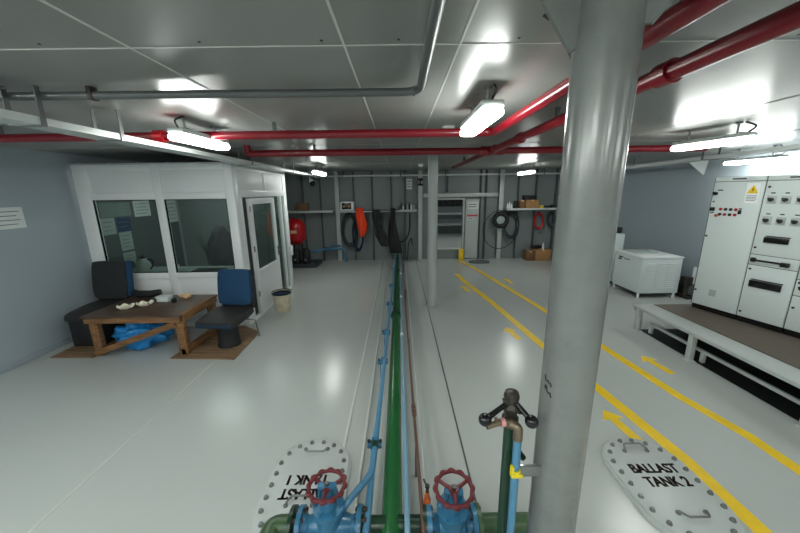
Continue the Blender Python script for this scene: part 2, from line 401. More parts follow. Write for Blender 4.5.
tray('white cable tray on the right, hung above the switch cabinets', (3.1,-.6), (4.12,8.1), 2.07, .16, [.5,1.8,2.9,4.6,6.3,7.8], 'dark cables lying in the right cable tray')
tray('white cable tray running across the far wall', (-1.86,8.25), (4.0,8.25), 2.115, .1, [.5,1.9,3.0,4.3,5.4], 'dark cables lying in the far cable tray')
bm = B(); prism(bm, [(0,0),(.34,0),(.30,-.22)], -.004, .004, Matrix.Translation((4.5,5.3,2.16)) @ Matrix.Rotation(PI/2,4,'X'))
tag(obj('wall_bracket', bm, 'lightgrey', loc=(4.84,5.3,2.0)), 'triangular pale bracket plate under the tray above the switch cabinets', 'bracket')

# ================================================================== PILLARS
R = .069
t = thing('steel_pillar', 'thick grey round steel pillar filling the right foreground', 'pillar', (.474,.83,0))
part('shaft', 'pillar', t, lambda b: cyl(b, (.474,.83,0), (.474,.83,CH), R, 48))
def gusset(ang, tip):
    def f(b):
        m = Matrix.Translation((.474,.83,0)) @ Matrix.Rotation(ang,4,'Z') @ Matrix.Rotation(PI/2,4,'X')
        prism(b, [(R-.004,tip),(R+.012,tip-.005),(R+.028,tip+.012),(R+.15,CH),(R-.004,CH)], -.006, .006, m)
    return f
for a, tp in ((PI*1.0,2.06),(-.75,2.09),(.75,2.06),(PI/2+.3,2.06)): part('gusset_plate', 'pillar', t, gusset(a, tp))
part('base_plate', 'pillar', t, lambda b: box(b, .36,.59,.715,.945,0,.015,.003))
def scrib(b):
    def on(u, z): a = math.radians(u-14); z -= .018; return (.474+(R+.0008)*math.cos(a), .83+(R+.0008)*math.sin(a), z)
    for s in ([(-158,1.262),(-155,1.25),(-150,1.246),(-147,1.252),(-144,1.243),(-141,1.248),(-138,1.237)], [(-157,1.228),(-153,1.222),(-150,1.232),(-149,1.218),(-143,1.214),(-140,1.219),(-136,1.205)], [(-154,1.235),(-150,1.222)]):
        tube(b, [on(*q) for q in s], .0019, 6)
part('handwritten_mark', 'ink', t, scrib, 'two short lines of black marker writing')
t = thing('steel_pillar', 'slim round steel pillar in the middle distance right of the green pipe', 'pillar', (.49,4.82,0))
part('shaft', 'slim', t, lambda b: cyl(b, (.49,4.82,0), (.49,4.82,CH), .072, 32))
part('base_ring', 'slim', t, lambda b: lathe(b, [(.1,0),(.1,.008),(.078,.014)], (.49,4.82,0), 32))

# ================================================================== WHITE CABIN
CX0, CX1, CY0, CY1, CT = XL+.06, -2.04, 4.13, 6.03, 2.105
t = thing('office_cabin', 'white panelled cabin with two wide front windows and a glazed side door', 'cabin', (CX1,CY0,0))
# front
fr = lambda n, m, x0, x1, z0, z1, y0=CY0, y1=CY0+.06, bev=.004: part(n, m, t, lambda b: box(b, x0,x1,y0,y1,z0,z1,bev))
part('corner_post', 'white', t, lambda b: box(b, CX1-.11, CX1, CY0, CY0+.11, 0, CT, .008))
fr('corner_post', 'white', CX0, CX0+.17, 0, CT)
fr('mullion', 'white', -3.03, -2.93, 0, CT)
fr('top_rail', 'white', CX0+.17, -3.03, 2.04, CT); fr('top_rail', 'white', -2.93, CX1-.11, 2.04, CT)
for a, c in ((CX0+.17,-3.03), (-2.93,CX1-.11)):
    fr('header_panel', 'header', a, c, 1.77, 2.04, CY0+.02, CY0+.05)
    fr('window_rail', 'white', a, c, 1.69, 1.77, CY0-.004)
    w = fr('window_frame', 'white', a, c, .67, .75, CY0-.004)
    part('pane', 'clear', w, lambda b: box(b, a, c, CY0+.028, CY0+.034, .75, 1.69))
    part('gasket', 'black', w, lambda b: (box(b, a, a+.012, CY0+.012, CY0+.03, .75, 1.69), box(b, c-.012, c, CY0+.012, CY0+.03, .75, 1.69), box(b, a, c, CY0+.012, CY0+.03, 1.68, 1.69), box(b, a, c, CY0+.012, CY0+.03, .75, .758)))
    fr('lower_panel', 'white', a, c, .09, .67, CY0+.02, CY0+.05)
    fr('bottom_rail', 'white', a, c, 0, .09)
# side with the door (plane x = CX1)
sd = lambda n, m, y0, y1, z0, z1, x0=CX1-.06, x1=CX1, bev=.004: part(n, m, t, lambda b: box(b, x0,x1,y0,y1,z0,z1,bev))
sd('corner_post', 'white', 5.88, CY1, 0, CT)
sd('side_post', 'white', CY0+.11, 4.32, 0, 1.70)
sd('top_rail', 'white', CY0+.11, 5.88, 2.04, CT)
sd('door_head', 'white', CY0+.11, 5.88, 1.70, 1.79)
sd('header_mullion', 'white', 5.08, 5.13, 1.79, 2.04)
sd('header_panel', 'header', CY0+.11, 5.08, 1.79, 2.04, CX1-.045, CX1-.015); sd('header_panel', 'header', 5.13, 5.88, 1.79, 2.04, CX1-.045, CX1-.015)
sd('gap_shade', 'rubber', 4.32, 4.475, .05, 1.70, CX1-.06, CX1-.03)  # black strip put in for the shadow in the gap beside the door
sd('bottom_rail', 'white', CY0+.11, 5.88, 0, .05, CX1-.06, CX1+.005)
# the door leaf, standing slightly proud of the frame
dx0, dx1 = CX1-.03, CX1+.015
d = part('door', 'white', t, lambda b: (box(b, dx0,dx1,4.48,4.57,.06,1.68,.005), box(b, dx0,dx1,5.30,5.38,.06,1.68,.005), box(b, dx0,dx1,4.57,5.30,1.60,1.68,.005), box(b, dx0,dx1,4.57,5.30,.60,.67,.005), box(b, dx0+.008,dx1-.008,4.57,5.30,.06,.60)))
part('pane', 'clear', d, lambda b: box(b, dx0+.018,dx0+.024,4.57,5.30,.67,1.60))
part('handle', 'tin', d, lambda b: (tube(b, [(dx1-.002,5.34,.83),(dx1+.045,5.34,.83),(dx1+.045,5.22,.83)], .008, 10, .015), box(b, dx1-.002,dx1+.005,5.32,5.36,.74,.90,.002)))
for z in (.3,.95,1.5): part('hinge', 'tin', d, lambda b: cyl(b, (dx1+.004,4.475,z),(dx1+.004,4.475,z+.08),.009,10))
w = sd('sidelight_frame', 'white', 5.71, 5.75, .05, 1.70)
part('pane', 'clear', w, lambda b: box(b, CX1-.034, CX1-.028, 5.38, 5.71, .05, 1.70))
part('pane', 'clear', w, lambda b: box(b, CX1-.034, CX1-.028, 5.75, 5.88, .05, 1.70))
part('switch_box', 'white', t, lambda b: box(b, CX1, CX1+.05, 5.90, 5.99, .62, .80, .006), 'small white switch box on the corner post')
part('back_wall', 'inner', t, lambda b: box(b, CX0, CX1-.06, CY1-.04, CY1, 0, CT))
part('side_lining', 'lining', t, lambda b: box(b, XL, XL+.006, CY0+.07, CY1-.04, 0, CT))
part('roof', 'lightgrey', t, lambda b: (box(b, CX0, CX1+.02, CY0-.02, CY1+.02, CT, CT+.018, .004)))
def bumps(b):
    for i in range(6): lathe(b, [(.018,0),(.016,.01),(.006,.013)], (CX0+.1+i*.36, CY0+.02, CT+.017), 12)
part('roof_screw', 'lightgrey', t, bumps)

# in the cabin
t = thing('desk', 'grey desk top inside the cabin under the front windows', 'desk', (-3.0,4.7,0))
part('desk_top', 'board', t, lambda b: box(b, CX0+.01, -2.25, 4.24, 4.85, .645, .68, .004))
for x in (-3.95, -2.35): part('leg', 'board', t, lambda b: box(b, x-.02,x+.02,4.3,4.8,0,.645))
t = thing('kettle', 'pale metal kettle with a black lid knob, behind the left cabin window', 'kettle', (-3.63,4.5,.68))
part('body', 'lightgrey', t, lambda b: lathe(b, [(.085,0),(.095,.02),(.09,.09),(.06,.16),(.045,.19),(.05,.20)], (-3.63,4.5,.68), 24))
part('lid', 'black', t, lambda b: lathe(b, [(.046,.2),(.03,.215),(.01,.22),(.014,.24),(.0,.243)], (-3.63,4.5,.68), 20))
part('handle', 'black', t, lambda b: tube(b, [(-3.56,4.5,.86),(-3.50,4.5,.86),(-3.49,4.5,.78),(-3.54,4.5,.72)], .01, 8, .03))
part('spout', 'lightgrey', t, lambda b: tube(b, [(-3.71,4.5,.78),(-3.75,4.5,.85)], [.02,.012], 10))
bm = B(); lathe(bm, [(.033,0),(.037,.10),(.034,.10),(.03,.006)], (-3.17,4.5,.68), 18)
tag(obj('cup', bm, 'paper', loc=(-3.17,4.5,.68)), 'white cup on the desk behind the right cabin window', 'cup')
bm = B(); box(bm, -3.12,-3.03,4.45,4.52,.68,.74,.006)
tag(obj('small_box', bm, 'greypaper', loc=(-3.07,4.5,.68)), 'small pale box beside the white cup in the cabin', 'box')
bm = B(); box(bm, -2.92,-2.5,4.4,4.6,.68,.705,.006)
tag(obj('keyboard', bm, 'black', loc=(-2.7,4.5,.68)), 'flat black keyboard on the desk behind the right window', 'keyboard')
t = thing('office_chair', 'black padded office chair with a jacket slung over it, inside the cabin', 'chair', (-2.82,5.25,0))
def jacket(b):
    t2 = bmesh.new(); bmesh.ops.create_icosphere(t2, subdivisions=4, radius=1)
    for v in t2.verts:
        z = v.co.z; s = 1.15-.45*z if z > -.6 else 1.4
        v.co = Vector((-2.82+v.co.x*.21*s, 5.12+v.co.y*.09*s, .9+z*.38))+v.normal*.03*noise.noise(v.co*4)
    me = bpy.data.meshes.new('t'); t2.to_mesh(me); t2.free(); b.from_mesh(me); bpy.data.meshes.remove(me)
part('backrest', 'rubber', t, jacket)
part('seat', 'dark', t, lambda b: box(b, -3.06,-2.58,5.06,5.5,.42,.5,.03))
part('stem', 'black', t, lambda b: cyl(b, (-2.82,5.28,.08),(-2.82,5.28,.43),.025))
part('base', 'black', t, lambda b: [bar(b, (-2.82,5.28,.07),(-2.82+.27*math.cos(a*2*PI/5),5.28+.27*math.sin(a*2*PI/5),.03),.04,.03) for a in range(5)])
t = thing('spiky_plant', 'thin-leaved plant behind the right cabin window', 'plant', (-3.25,5.3,.0))
part('pot', 'board', t, lambda b: lathe(b, [(.1,0),(.13,.22),(.12,.22),(.1,.16)], (-3.25,5.5,0), 20))
def leaves(b):
    for i in range(12):
        a = i*2*PI/12; s = random.uniform(.14,.3)
        tube(b, [(-3.25,5.5,.2),(-3.25+.05*math.cos(a),5.5+.05*math.sin(a),.75),(-3.25+s*math.cos(a),5.5+s*math.sin(a),1.15+random.uniform(-.15,.15))], [.012,.01,.002], 6)
part('leaves', 'dgreen', t, leaves)
part('stand', 'board', t, lambda b: lathe(b, [(.1,-.0),(.1,.01)], (-3.25,5.5,0), 16))
XP = XL+.0055
def sheet(name, label, y0, y1, z0, z1, mat, lines=0, grp='papers pinned on the cabin wall'):
    XP = XL+.0055 if grp else XL-.001
    bm = B(); box(bm, XP, XP+.003, y0, y1, z0, z1)
    if lines:
        t = thing(name, label, 'notice', (XP,y0,z0), grp)
        obj('sheet', bm, mat, t)
        def f(b):
            for k in range(lines):
                z = z1-(k+1)*(z1-z0)/(lines+1); box(b, XP+.003, XP+.0036, y0+.04, y1-.04-.03*(k % 2), z-.004, z+.004)
        part('print', 'greyink', t, f)
    else: tag(obj(name, bm, mat, loc=(XP,y0,z0)), label, 'notice', grp)
sheet('notice_board', 'grey notice sheet at the top left behind the left cabin window', 4.45,4.97,1.45,1.65,'board')
sheet('paper_sheet', 'pale paper at the top right behind the left cabin window', 5.03,5.36,1.42,1.66,'paper',4)
sheet('paper_sheet', 'white paper at the top left behind the right cabin window', 5.66,6.0,1.27,1.65,'paper',5)
sheet('paper_sheet', 'grey paper under the notice sheet, left of the blue one', 4.42,4.65,1.21,1.44,'greypaper',3)
sheet('blue_sheet', 'dark blue sheet pinned behind the left cabin window', 4.68,4.92,1.23,1.43,'bluepaper',2)
sheet('paper_sheet', 'pale grey paper below the dark blue sheet in the cabin', 4.68,4.9,.95,1.22,'greypaper',4)
sheet('paper_sheet', 'lowest pale paper behind the left cabin window, near the kettle', 4.68,4.9,.77,.92,'greypaper',2)
sheet('light_switch', 'small white switch on the cabin wall seen through the right window', 5.64,5.71,.9,1.0,'white')
sheet('paper_notice', 'white sign with lines of print on the left wall, left of the cabin', 3.16,3.55,1.42,1.64,'paper',4, None)

# ================================================================== TABLE CORNER
bm = B(); prism(bm, [(-3.88,3.29),(-3.40,3.27),(-3.44,4.1),(-3.88,4.1)], 0, .012)
tag(obj('plywood_sheet', bm, 'ply', loc=(-3.65,3.7,0)), 'brown plywood sheet on floor under the dark chair, by the left wall', 'board')
bm = B(); prism(bm, [(-2.52,3.24),(-1.80,3.20),(-1.82,3.90),(-2.10,4.1),(-2.44,4.1)], 0, .012)
tag(obj('plywood_sheet', bm, 'ply', loc=(-2.1,3.6,0)), 'brown plywood sheet on floor under the blue chair, beside the cabin', 'board')
Z0 = .0
t = thing('wooden_table', 'low rough wooden table with a dark top and diagonal braces, in front of the cabin', 'table', (-2.9,3.7,Z0))
TX0, TX1, TY0, TY1, TZ = -3.40, -2.37, 3.28, 3.98, .49
part('table_top', 'wood_top', t, lambda b: box(b, TX0-.02,TX1+.02,TY0-.02,TY1+.02,TZ-.025,TZ,.005))
part('apron', 'wood_brace', t, lambda b: box(b, TX0,TX1,TY0-.012,TY0+.02,TZ-.085,TZ-.025,.004))
part('apron', 'wood_brace', t, lambda b: box(b, TX0,TX1,TY1-.02,TY1+.012,TZ-.085,TZ-.025,.004))
part('side_rail', 'wood_leg', t, lambda b: box(b, TX1-.02,TX1+.025,TY0+.02,TY1-.02,TZ-.085,TZ+.004,.004))
part('side_rail', 'wood_leg', t, lambda b: box(b, TX0-.02,TX0+.02,TY0+.02,TY1-.02,TZ-.085,TZ-.025,.004))
for x, y in ((TX0+.05,TY0+.06),(TX1-.035,TY0+.05),(TX0+.05,TY1-.06),(TX1-.035,TY1-.06)):
    part('leg', 'wood_leg', t, lambda b: box(b, x-.045,x+.045,y-.03,y+.03,Z0+.0125,TZ-.03,.004))
part('brace', 'wood_brace', t, lambda b: bar(b, (TX0+.03,TY0+.012,Z0+.05),(TX1-.07,TY0+.012,TZ-.11),.03,.065))
part('stretcher', 'wood_leg', t, lambda b: box(b, TX1-.06,TX1-.005,TY0+.02,TY1,Z0+.014,Z0+.084,.004))
part('stretcher', 'wood_leg', t, lambda b: box(b, TX0+.02,TX0+.07,TY0+.02,TY1,Z0+.014,Z0+.084,.004))

def pad(b, w, d, h, m, crown=.02):          # upholstered pad, axes w,d,h centred, top crowned
    t2 = bmesh.new(); bmesh.ops.create_cube(t2, size=1)
    bmesh.ops.subdivide_edges(t2, edges=t2.edges[:], cuts=7, use_grid_fill=True)
    for v in t2.verts:
        x, y, z = v.co
        k = (1-(2*x)**4*.5)*(1-(2*y)**4*.5)
        v.co = Vector((x*w*(1-.06*(2*abs(y))**4), y*d*(1-.06*(2*abs(x))**4), z*h*(.55+.45*k)+(crown*k if z > 0 else 0)))
    t2.transform(m); me = bpy.data.meshes.new('t'); t2.to_mesh(me); t2.free(); b.from_mesh(me); bpy.data.meshes.remove(me)

def bus_chair(label, loc, rz, back_h, fab, seatmat, ped, w=.42, lift=.02, edge='navy'):
    t = thing('pedestal_chair', label, 'chair', loc)
    o = Vector(loc); m0 = Matrix.Translation(o) @ Matrix.Rotation(rz,4,'Z'); m = m0 @ Matrix.Translation((0,0,lift))
    tilt = Matrix.Rotation(math.radians(8),4,'X')
    bk = m @ Matrix.Translation((0,.23,.40)) @ tilt.inverted()
    part('seat', seatmat, t, lambda b: pad(b, w+.05, .46, .085, m @ Matrix.Translation((0,0,.32)) @ Matrix.Rotation(math.radians(5),4,'X')))
    part('seat_edge', edge, t, lambda b: box(b, -w/2-.01, w/2+.01, -.235,-.195,.265,.325,.015, m))
    part('backrest', fab, t, lambda b: pad(b, w, back_h, .07, bk @ Matrix.Translation((0,-.025,back_h/2)) @ Matrix.Rotation(PI/2,4,'X')))
    part('back_shell', 'rubber', t, lambda b: box(b, -w/2-.012, w/2+.012, .012, .04, -.05, back_h-.01, .012, bk))
    if ped == 'round': part('pedestal', 'rubber', t, lambda b: lathe(b, [(.125,0),(.125,.02),(.115,.05),(.11,.24+lift),(.125,.275+lift)], o+Vector((0,0,0)), 28))
    else: part('pedestal', 'rubber', t, lambda b: box(b, -.20,.16,-.22,.16,0,.275+lift,.012, m0))
    return t, m, bk
c, m, bk = bus_chair('blue padded chair with dark seat on a round pedestal, right of the wooden table', (-2.03,3.56,.0125), -.12, .43, 'bluefab', 'vinyl', 'round', .41)
part('lever', 'steel', c, lambda b: tube(b, [m @ Vector((.16,.1,.26)), m @ Vector((.27,.14,.24)), m @ Vector((.26,.2,.0))], .009, 8, .03))
c, m, bk = bus_chair('dark padded chair with a blue stripe, left of the wooden table against the wall', (-3.665,3.76,.0125), .0, .48, 'dark', 'vinyl', 'box', .43, .05, 'dark')
part('blue_side', 'bluefab', c, lambda b: box(b, .205,.262,-.055,.0,.03,.48,.015, bk), 'blue strip down the side of the backrest')

def crumple(name, label, cat, c, r, sc, mat, nz=.35, freq=2.2, seed=0., grp=None):
    bm = B(); ball(bm, c, r, sc, 4, nz, freq, seed)
    zmin = min(v.co.z for v in bm.verts); base = c[2]-r*sc[2]
    for v in bm.verts: v.co.z = max(v.co.z, base)
    return tag(obj(name, bm, mat, loc=(c[0],c[1],base), sharp=180), label, cat, grp)
crumple('plastic_bag', 'crumpled bright blue plastic bag under the wooden table', 'bag', (-3.03,3.54,.165), .155, (1.7,1.0,1.06), 'plastic_bag', .42, 2.6, 3)
def eggs(name, label, x, y, rz):
    bm = B()
    m = Matrix.Translation((x,y,TZ)) @ Matrix.Rotation(rz,4,'Z')
    pts = []; n = 26
    t2 = bmesh.new()
    pr = []
    for i in range(n):
        a = 2*PI*i/n; r = .062*(1+.2*math.sin(5*a+1))
        pr.append((r*math.cos(a)*1.25, r*math.sin(a)*.8, .035+.02*math.sin(4*a)))
    inner = [t2.verts.new((p[0]*.55,p[1]*.55,.002)) for p in pr]; outer = [t2.verts.new(p) for p in pr]
    inn2 = [t2.verts.new((p[0]*.5,p[1]*.5,.008)) for p in pr]; out2 = [t2.verts.new((p[0]*.95,p[1]*.95,p[2]+.002)) for p in pr]
    for i in range(n):
        j = (i+1) % n
        t2.faces.new((inner[i],inner[j],outer[j],outer[i])); t2.faces.new((outer[i],outer[j],out2[j],out2[i])); t2.faces.new((out2[i],out2[j],inn2[j],inn2[i]))
    t2.faces.new(inner[::-1]); t2.faces.new(inn2); t2.transform(m)
    me = bpy.data.meshes.new('t'); t2.to_mesh(me); t2.free(); bm.from_mesh(me); bpy.data.meshes.remove(me)
    tag(obj(name, bm, 'egg', loc=(x,y,TZ)), label, 'wrapper', 'off-white open wrappers on the table')
eggs('paper_wrapper', 'left one of two open off-white paper wrappers on the wooden table', -3.12,3.50,.3)
eggs('paper_wrapper', 'right one of two open off-white paper wrappers on the wooden table', -2.98,3.60,.5)
t = thing('paper_box', 'white flat-lidded paper box on the wooden table beside the glass jar', 'box', (-2.86,3.76,TZ))
part('body', 'paper', t, lambda b: box(b, -2.93,-2.79,3.72,3.81,TZ,TZ+.05,.004)); part('lid', 'paper', t, lambda b: box(b, -2.94,-2.78,3.71,3.82,TZ+.05,TZ+.062,.003))
bm = B(); lathe(bm, [(.028,0),(.03,.045),(.027,.05),(.024,.05),(.025,.006)], (-2.71,3.71,TZ), 18)
tag(obj('glass_jar', bm, 'jar', loc=(-2.71,3.71,TZ)), 'small clear glass between the white box and the tan crumpled bag', 'glass')
crumple('crumpled_paper_bag', 'tan and white crumpled paper bag near the back of the wooden table', 'paper bag', (-2.68,3.87,TZ+.026), .03, (2.3,1.3,.9), 'bread', .4, 2.2, 5)
bm = B(); tube(bm, [(-3.36,3.93,TZ+.065),(-3.27,3.90,TZ+.047),(-3.12,3.90,TZ+.047),(-3.02,3.93,TZ+.065)], [.035,.045,.045,.036], 14)
tag(obj('black_cushion', bm, 'rubber', loc=(-3.2,3.92,TZ)), 'black curved roll lying at the back edge of the wooden table', 'cushion')

# waste bin
t = thing('waste_bin', 'cream spattered plastic bucket bin with a dark liner, beside the cabin door', 'bin', (-1.80,4.72,0))
part('bucket', 'bin', t, lambda b: lathe(b, [(.105,0),(.108,.01),(.135,.29),(.128,.29),(.10,.012)], (-1.80,4.72,0), 28))
part('liner', 'navy', t, lambda b: lathe(b, [(.10,.22),(.130,.285),(.143,.30),(.143,.27),(.139,.265),(.138,.292),(.12,.25)], (-1.80,4.72,0), 28), 'dark blue bin liner')

# ================================================================== TANK HATCHES
def hatch(label, cx, cy, lines, flip, hy, ty, tx):
    t = thing('tank_hatch', label, 'hatch', (cx,cy,0))
    def oval(w, l, n=22):
        r = w/2; s = l/2-r; p = []
        for k in range(n+1): a = PI*k/n; p.append((cx+r*math.cos(a), cy+s+r*math.sin(a)))
        for k in range(n+1): a = PI+PI*k/n; p.append((cx+r*math.cos(a), cy-s+r*math.sin(a)))
        return p
    part('rim', 'lightgrey', t, lambda b: prism(b, oval(.50,.76), 0, .02, None, .004))
    part('cover', 'lightgrey', t, lambda b: prism(b, oval(.475,.735), .02, .034, None, .004))
    # bolts on the oval
    w, l = .41, .67; r = w/2; s = l/2-r; per = 2*PI*r+4*s; nb = 22; pos = []
    for k in range(nb):
        d = per*(k+.5)/nb
        if d < PI*r: a = d/r; pos.append((cx+r*math.cos(a), cy+s+r*math.sin(a)))
        elif d < PI*r+2*s: pos.append((cx-r, cy+s-(d-PI*r)))
        elif d < 2*PI*r+2*s: a = PI+(d-PI*r-2*s)/r; pos.append((cx+r*math.cos(a), cy-s+r*math.sin(a)))
        else: pos.append((cx+r, cy-s+(d-2*PI*r-2*s)))
    for x, y in pos:
        part('bolt', 'pillar', t, lambda b: (lathe(b, [(.015,.034),(.015,.038)], (x,y,0), 12), lathe(b, [(.0115,.038),(.0115,.048),(.009,.05)], (x,y,0), 6)))
    fl = 1 if flip else -1
    for sg, yy in ((1,hy[0]),(-1,hy[1])):
        part('handle', 'pillar', t, lambda b: (tube(b, [(cx-.075,yy+sg*.03*fl,.034),(cx-.075,yy+sg*.03*fl,.05),(cx-.055,yy-sg*.012*fl,.058),(cx+.055,yy-sg*.012*fl,.058),(cx+.075,yy+sg*.03*fl,.05),(cx+.075,yy+sg*.03*fl,.034)], .0058, 10, .012), [lathe(b, [(.013,.034),(.013,.042)], (cx+q,yy+sg*.03*fl,0), 12) for q in (-.075,.075)]))
    rot = Matrix.Rotation(PI if flip else 0, 4, 'Z')
    for k, s_ in enumerate(lines):
        off = Vector((-.012 if k == 0 else .0, .048-.096*k, .0345))
        part('stencil_word', 'brownink', t, lambda b: [text_bm(b, s_, .096, Matrix.Translation((cx+tx+q,ty,0)) @ rot @ Matrix.Translation(off) @ Matrix.Diagonal((.78,1,1,1)), .0007, .0018) for q in (-.0025,0,.0025)], 'dark stencilled word '+s_)
hatch('oval grey bolted tank hatch on floor at the left, its lettering upside down', -.585, 1.62, ('BALLAST','TANK 1'), True, (1.86,1.51), 1.605, -.0)
hatch('oval grey bolted tank hatch on floor at the right, beside the yellow line', 1.565, 1.60, ('BALLAST','TANK 2'), False, (1.87,1.38), 1.65, .025)
t = thing('floor_plate', 'dark flat oval plate on the far floor near the opening', 'hatch', (1.98,7.97,0))
part('plate', 'conduit', t, lambda b: prism(b, [(1.98+.26*math.cos(k*PI/12),7.95+.17*math.sin(k*PI/12)) for k in range(24)], 0, .015))
part('rim', 'stiff', t, lambda b: tube(b, [(1.98+.25*math.cos(k*PI/12),7.95+.16*math.sin(k*PI/12),.015) for k in range(24)], .012, 6, closed=True))

# ================================================================== FLOOR PIPES
GX, GZ, GR = -.057, .145, .053
t = thing('green_pipe', 'thick glossy green pipe running lengthwise along the floor', 'pipe', (GX,1.3,0))
part('pipe_run', 'green', t, lambda b: tube(b, [(GX,-1.2,GZ),(GX,8.2,GZ)], GR, 28))
for y in (4.05, 6.5): part('flange', 'dgreen', t, lambda b: (cyl(b, (GX,y,GZ),(GX,y+.025,GZ),.072,28), cyl(b, (GX,y+.03,GZ),(GX,y+.055,GZ),.072,28)))
for y in (.4,1.75,2.9,4.6,5.8,7.2): part('pipe_support', 'lightgrey', t, lambda b: (box(b, GX-.045,GX+.045,y-.004,y+.004,0,GZ-.03)))
VY = 1.27
part('left_branch', 'dgreen', t, lambda b: (cyl(b, (GX-.03,VY,GZ+.01),(-.20,VY,GZ+.01),.042,24), cyl(b, (-.218,VY,GZ+.01),(-.20,VY,GZ+.01),.085,28)))
part('right_branch', 'dgreen', t, lambda b: (cyl(b, (GX+.03,VY,GZ+.01),(.11,VY,GZ+.01),.042,24), cyl(b, (.095,VY,GZ+.01),(.115,VY,GZ+.01),.085,28)))

def valve(label, xc, half, lean, wheel_z, stub, stub_label):
    t = thing('gate_valve', label, 'valve', (xc,VY,GZ+.01))
    zc = GZ+.01; A = Matrix.Translation((xc,VY,zc)) @ Matrix.Rotation(lean,4,'X')
    def body(b):
        lathe(b, [(.06,-half+.02),(.045,-half+.05),(.06,-.06),(.075,0),(.06,.06),(.045,half-.05),(.06,half-.02)], (xc,VY,zc), 28, (1,0,0))
        tube(b, [A @ Vector((0,0,0)), A @ Vector((0,0,.07)), A @ Vector((0,0,.11))], [.07,.062,.055], 24)
    part('body', 'vblue', t, body)
    for s in (-1, 1):
        f = part('flange', 'vblue', t, lambda b: cyl(b, (xc+s*(half-.022),VY,zc),(xc+s*half,VY,zc),.088,32))
        for k in range(8):
            a = k*PI/4+PI/8
            part('bolt', 'iron', f, lambda b: lathe(b, [(.010,-.030),(.010,.030)], (xc+s*(half-.002),VY+.071*math.cos(a),zc+.071*math.sin(a)), 6, (1,0,0)))
    def bonnet(b):
        lathe(b, [(.075,.105),(.075,.128),(.045,.135),(.034,.18),(.05,.185),(.05,.2),(.03,.205),(.022,.235),(.013,.237)], (0,0,0), 28)
        for k in range(6):
            a = k*PI/3; lathe(b, [(.009,.09),(.009,.142)], (.062*math.cos(a),.062*math.sin(a),0), 6)
        for s in (-1,1): box(b, s*.036-.007, s*.036+.007, -.015,.015,.185,.25,.004)
        box(b, -.043,.043,-.015,.015,.235,.255,.004)
        b.transform(A)
    part('bonnet', 'vblue', t, bonnet)
    part('stem', 'steel', t, lambda b: (lathe(b, [(.010,.2),(.010,wheel_z+.03),(.004,wheel_z+.034)], (0,0,0), 14), b.transform(A)))
    def wheel(b):
        R_ = .083; n = 72; pts = [Vector((R_*math.cos(2*PI*k/n)*(1+.035*math.cos(12*2*PI*k/n)), R_*math.sin(2*PI*k/n)*(1+.035*math.cos(12*2*PI*k/n)), wheel_z+.012)) for k in range(n)]
        tube(b, pts, [.0105+.0022*math.cos(12*2*PI*k/n) for k in range(n)], 12, closed=True)
        for k in range(3):
            a = k*2*PI/3+.5
            tube(b, [(0,0,wheel_z),( .045*math.cos(a),.045*math.sin(a),wheel_z+.002),(R_*math.cos(a),R_*math.sin(a),wheel_z+.012)], [.0125,.0085,.0085], 10)
        lathe(b, [(.022,wheel_z-.014),(.024,wheel_z+.004),(.018,wheel_z+.016)], (0,0,0), 20)
        b.transform(A)
    w = part('handwheel', 'wheel', t, wheel)
    part('nut', 'iron', w, lambda b: (lathe(b, [(.013,wheel_z+.016),(.013,wheel_z+.027)], (0,0,0), 6), b.transform(A)))
    return t
v = valve('left blue gate valve with a dark red handwheel, beside the upside-down hatch', -.358, .155, .03, .236, None, None)
v2 = valve('right blue gate valve with a dark red handwheel, left of the black ball handles', .235, .12, .17, .255, None, None)
t = thing('green_branch_pipe', 'dark green pipe end bolted to the outer side of the left valve', 'pipe', (-.56,VY,GZ+.01))
part('pipe_run', 'olive', t, lambda b: (tube(b, [(-.55,VY,GZ+.01),(-.64,VY,GZ+.01),(-.64,.85,GZ+.01),(-.64,.85,0)], .05, 20, .09)))
part('flange', 'dgreen', t, lambda b: cyl(b, (-.552,VY,GZ+.01),(-.533,VY,GZ+.01),.088,32))
t = thing('green_branch_pipe', 'olive green pipe leading from the right valve toward the foreground pillar', 'pipe', (.40,VY,GZ+.01))
part('pipe_run', 'olive', t, lambda b: (tube(b, [(.37,VY,GZ+.01),(.80,VY,GZ+.01),(.80,VY,0)], .045, 20, .06)))
part('flange', 'olive', t, lambda b: cyl(b, (.357,VY,GZ+.01),(.377,VY,GZ+.01),.088,32))

# blue pipes
BX, BZ = -.166, .25
t = thing('blue_pipe', 'clamped blue pipe left of the thick green pipe, bending to the left valve', 'pipe', (BX,1.6,0))
part('pipe_run', 'blue', t, lambda b: tube(b, [(-.10,8.0,BZ-.03),(-.115,6.2,BZ),(BX+.015,2.6,BZ),(BX,1.54,BZ),(-.178,1.45,BZ+.01),(-.262,1.31,BZ+.02),(-.30,1.285,BZ-.02)], .0175, 14, .06))
part('lower_run', 'blue', t, lambda b: tube(b, [(BX-.005,1.86,BZ-.045),(-.175,1.5,BZ-.05),(-.175,.3,BZ-.05)], .0185, 14, .1))
for y in (1.72, 2.72, 3.35, 4.3, 5.2, 6.4):
    x = BX+.0+max(0,(y-2.6))*.012
    f = part('clamp', 'vblue', t, lambda b: (box(b, x-.05,x+.04,y-.02,y+.02,BZ-.045,BZ-.012,.004), box(b, x-.022,x+.022,y-.014,y+.014,BZ-.02,BZ+.02,.006), box(b, x-.03,x-.022,y-.01,y+.01,0,BZ-.04)))
    for s in (-.04,.032): part('bolt', 'iron', f, lambda b: lathe(b, [(.009,BZ-.012),(.009,BZ+.004)], (x+s,y,0), 6))
part('union', 'dgreen', t, lambda b: cyl(b, (BX,1.70,BZ),(BX,1.655,BZ),.022,16))
t = thing('thin_blue_pipe', 'thin light blue pipe on the right of the thick green pipe', 'pipe', (.022,1.6,0))
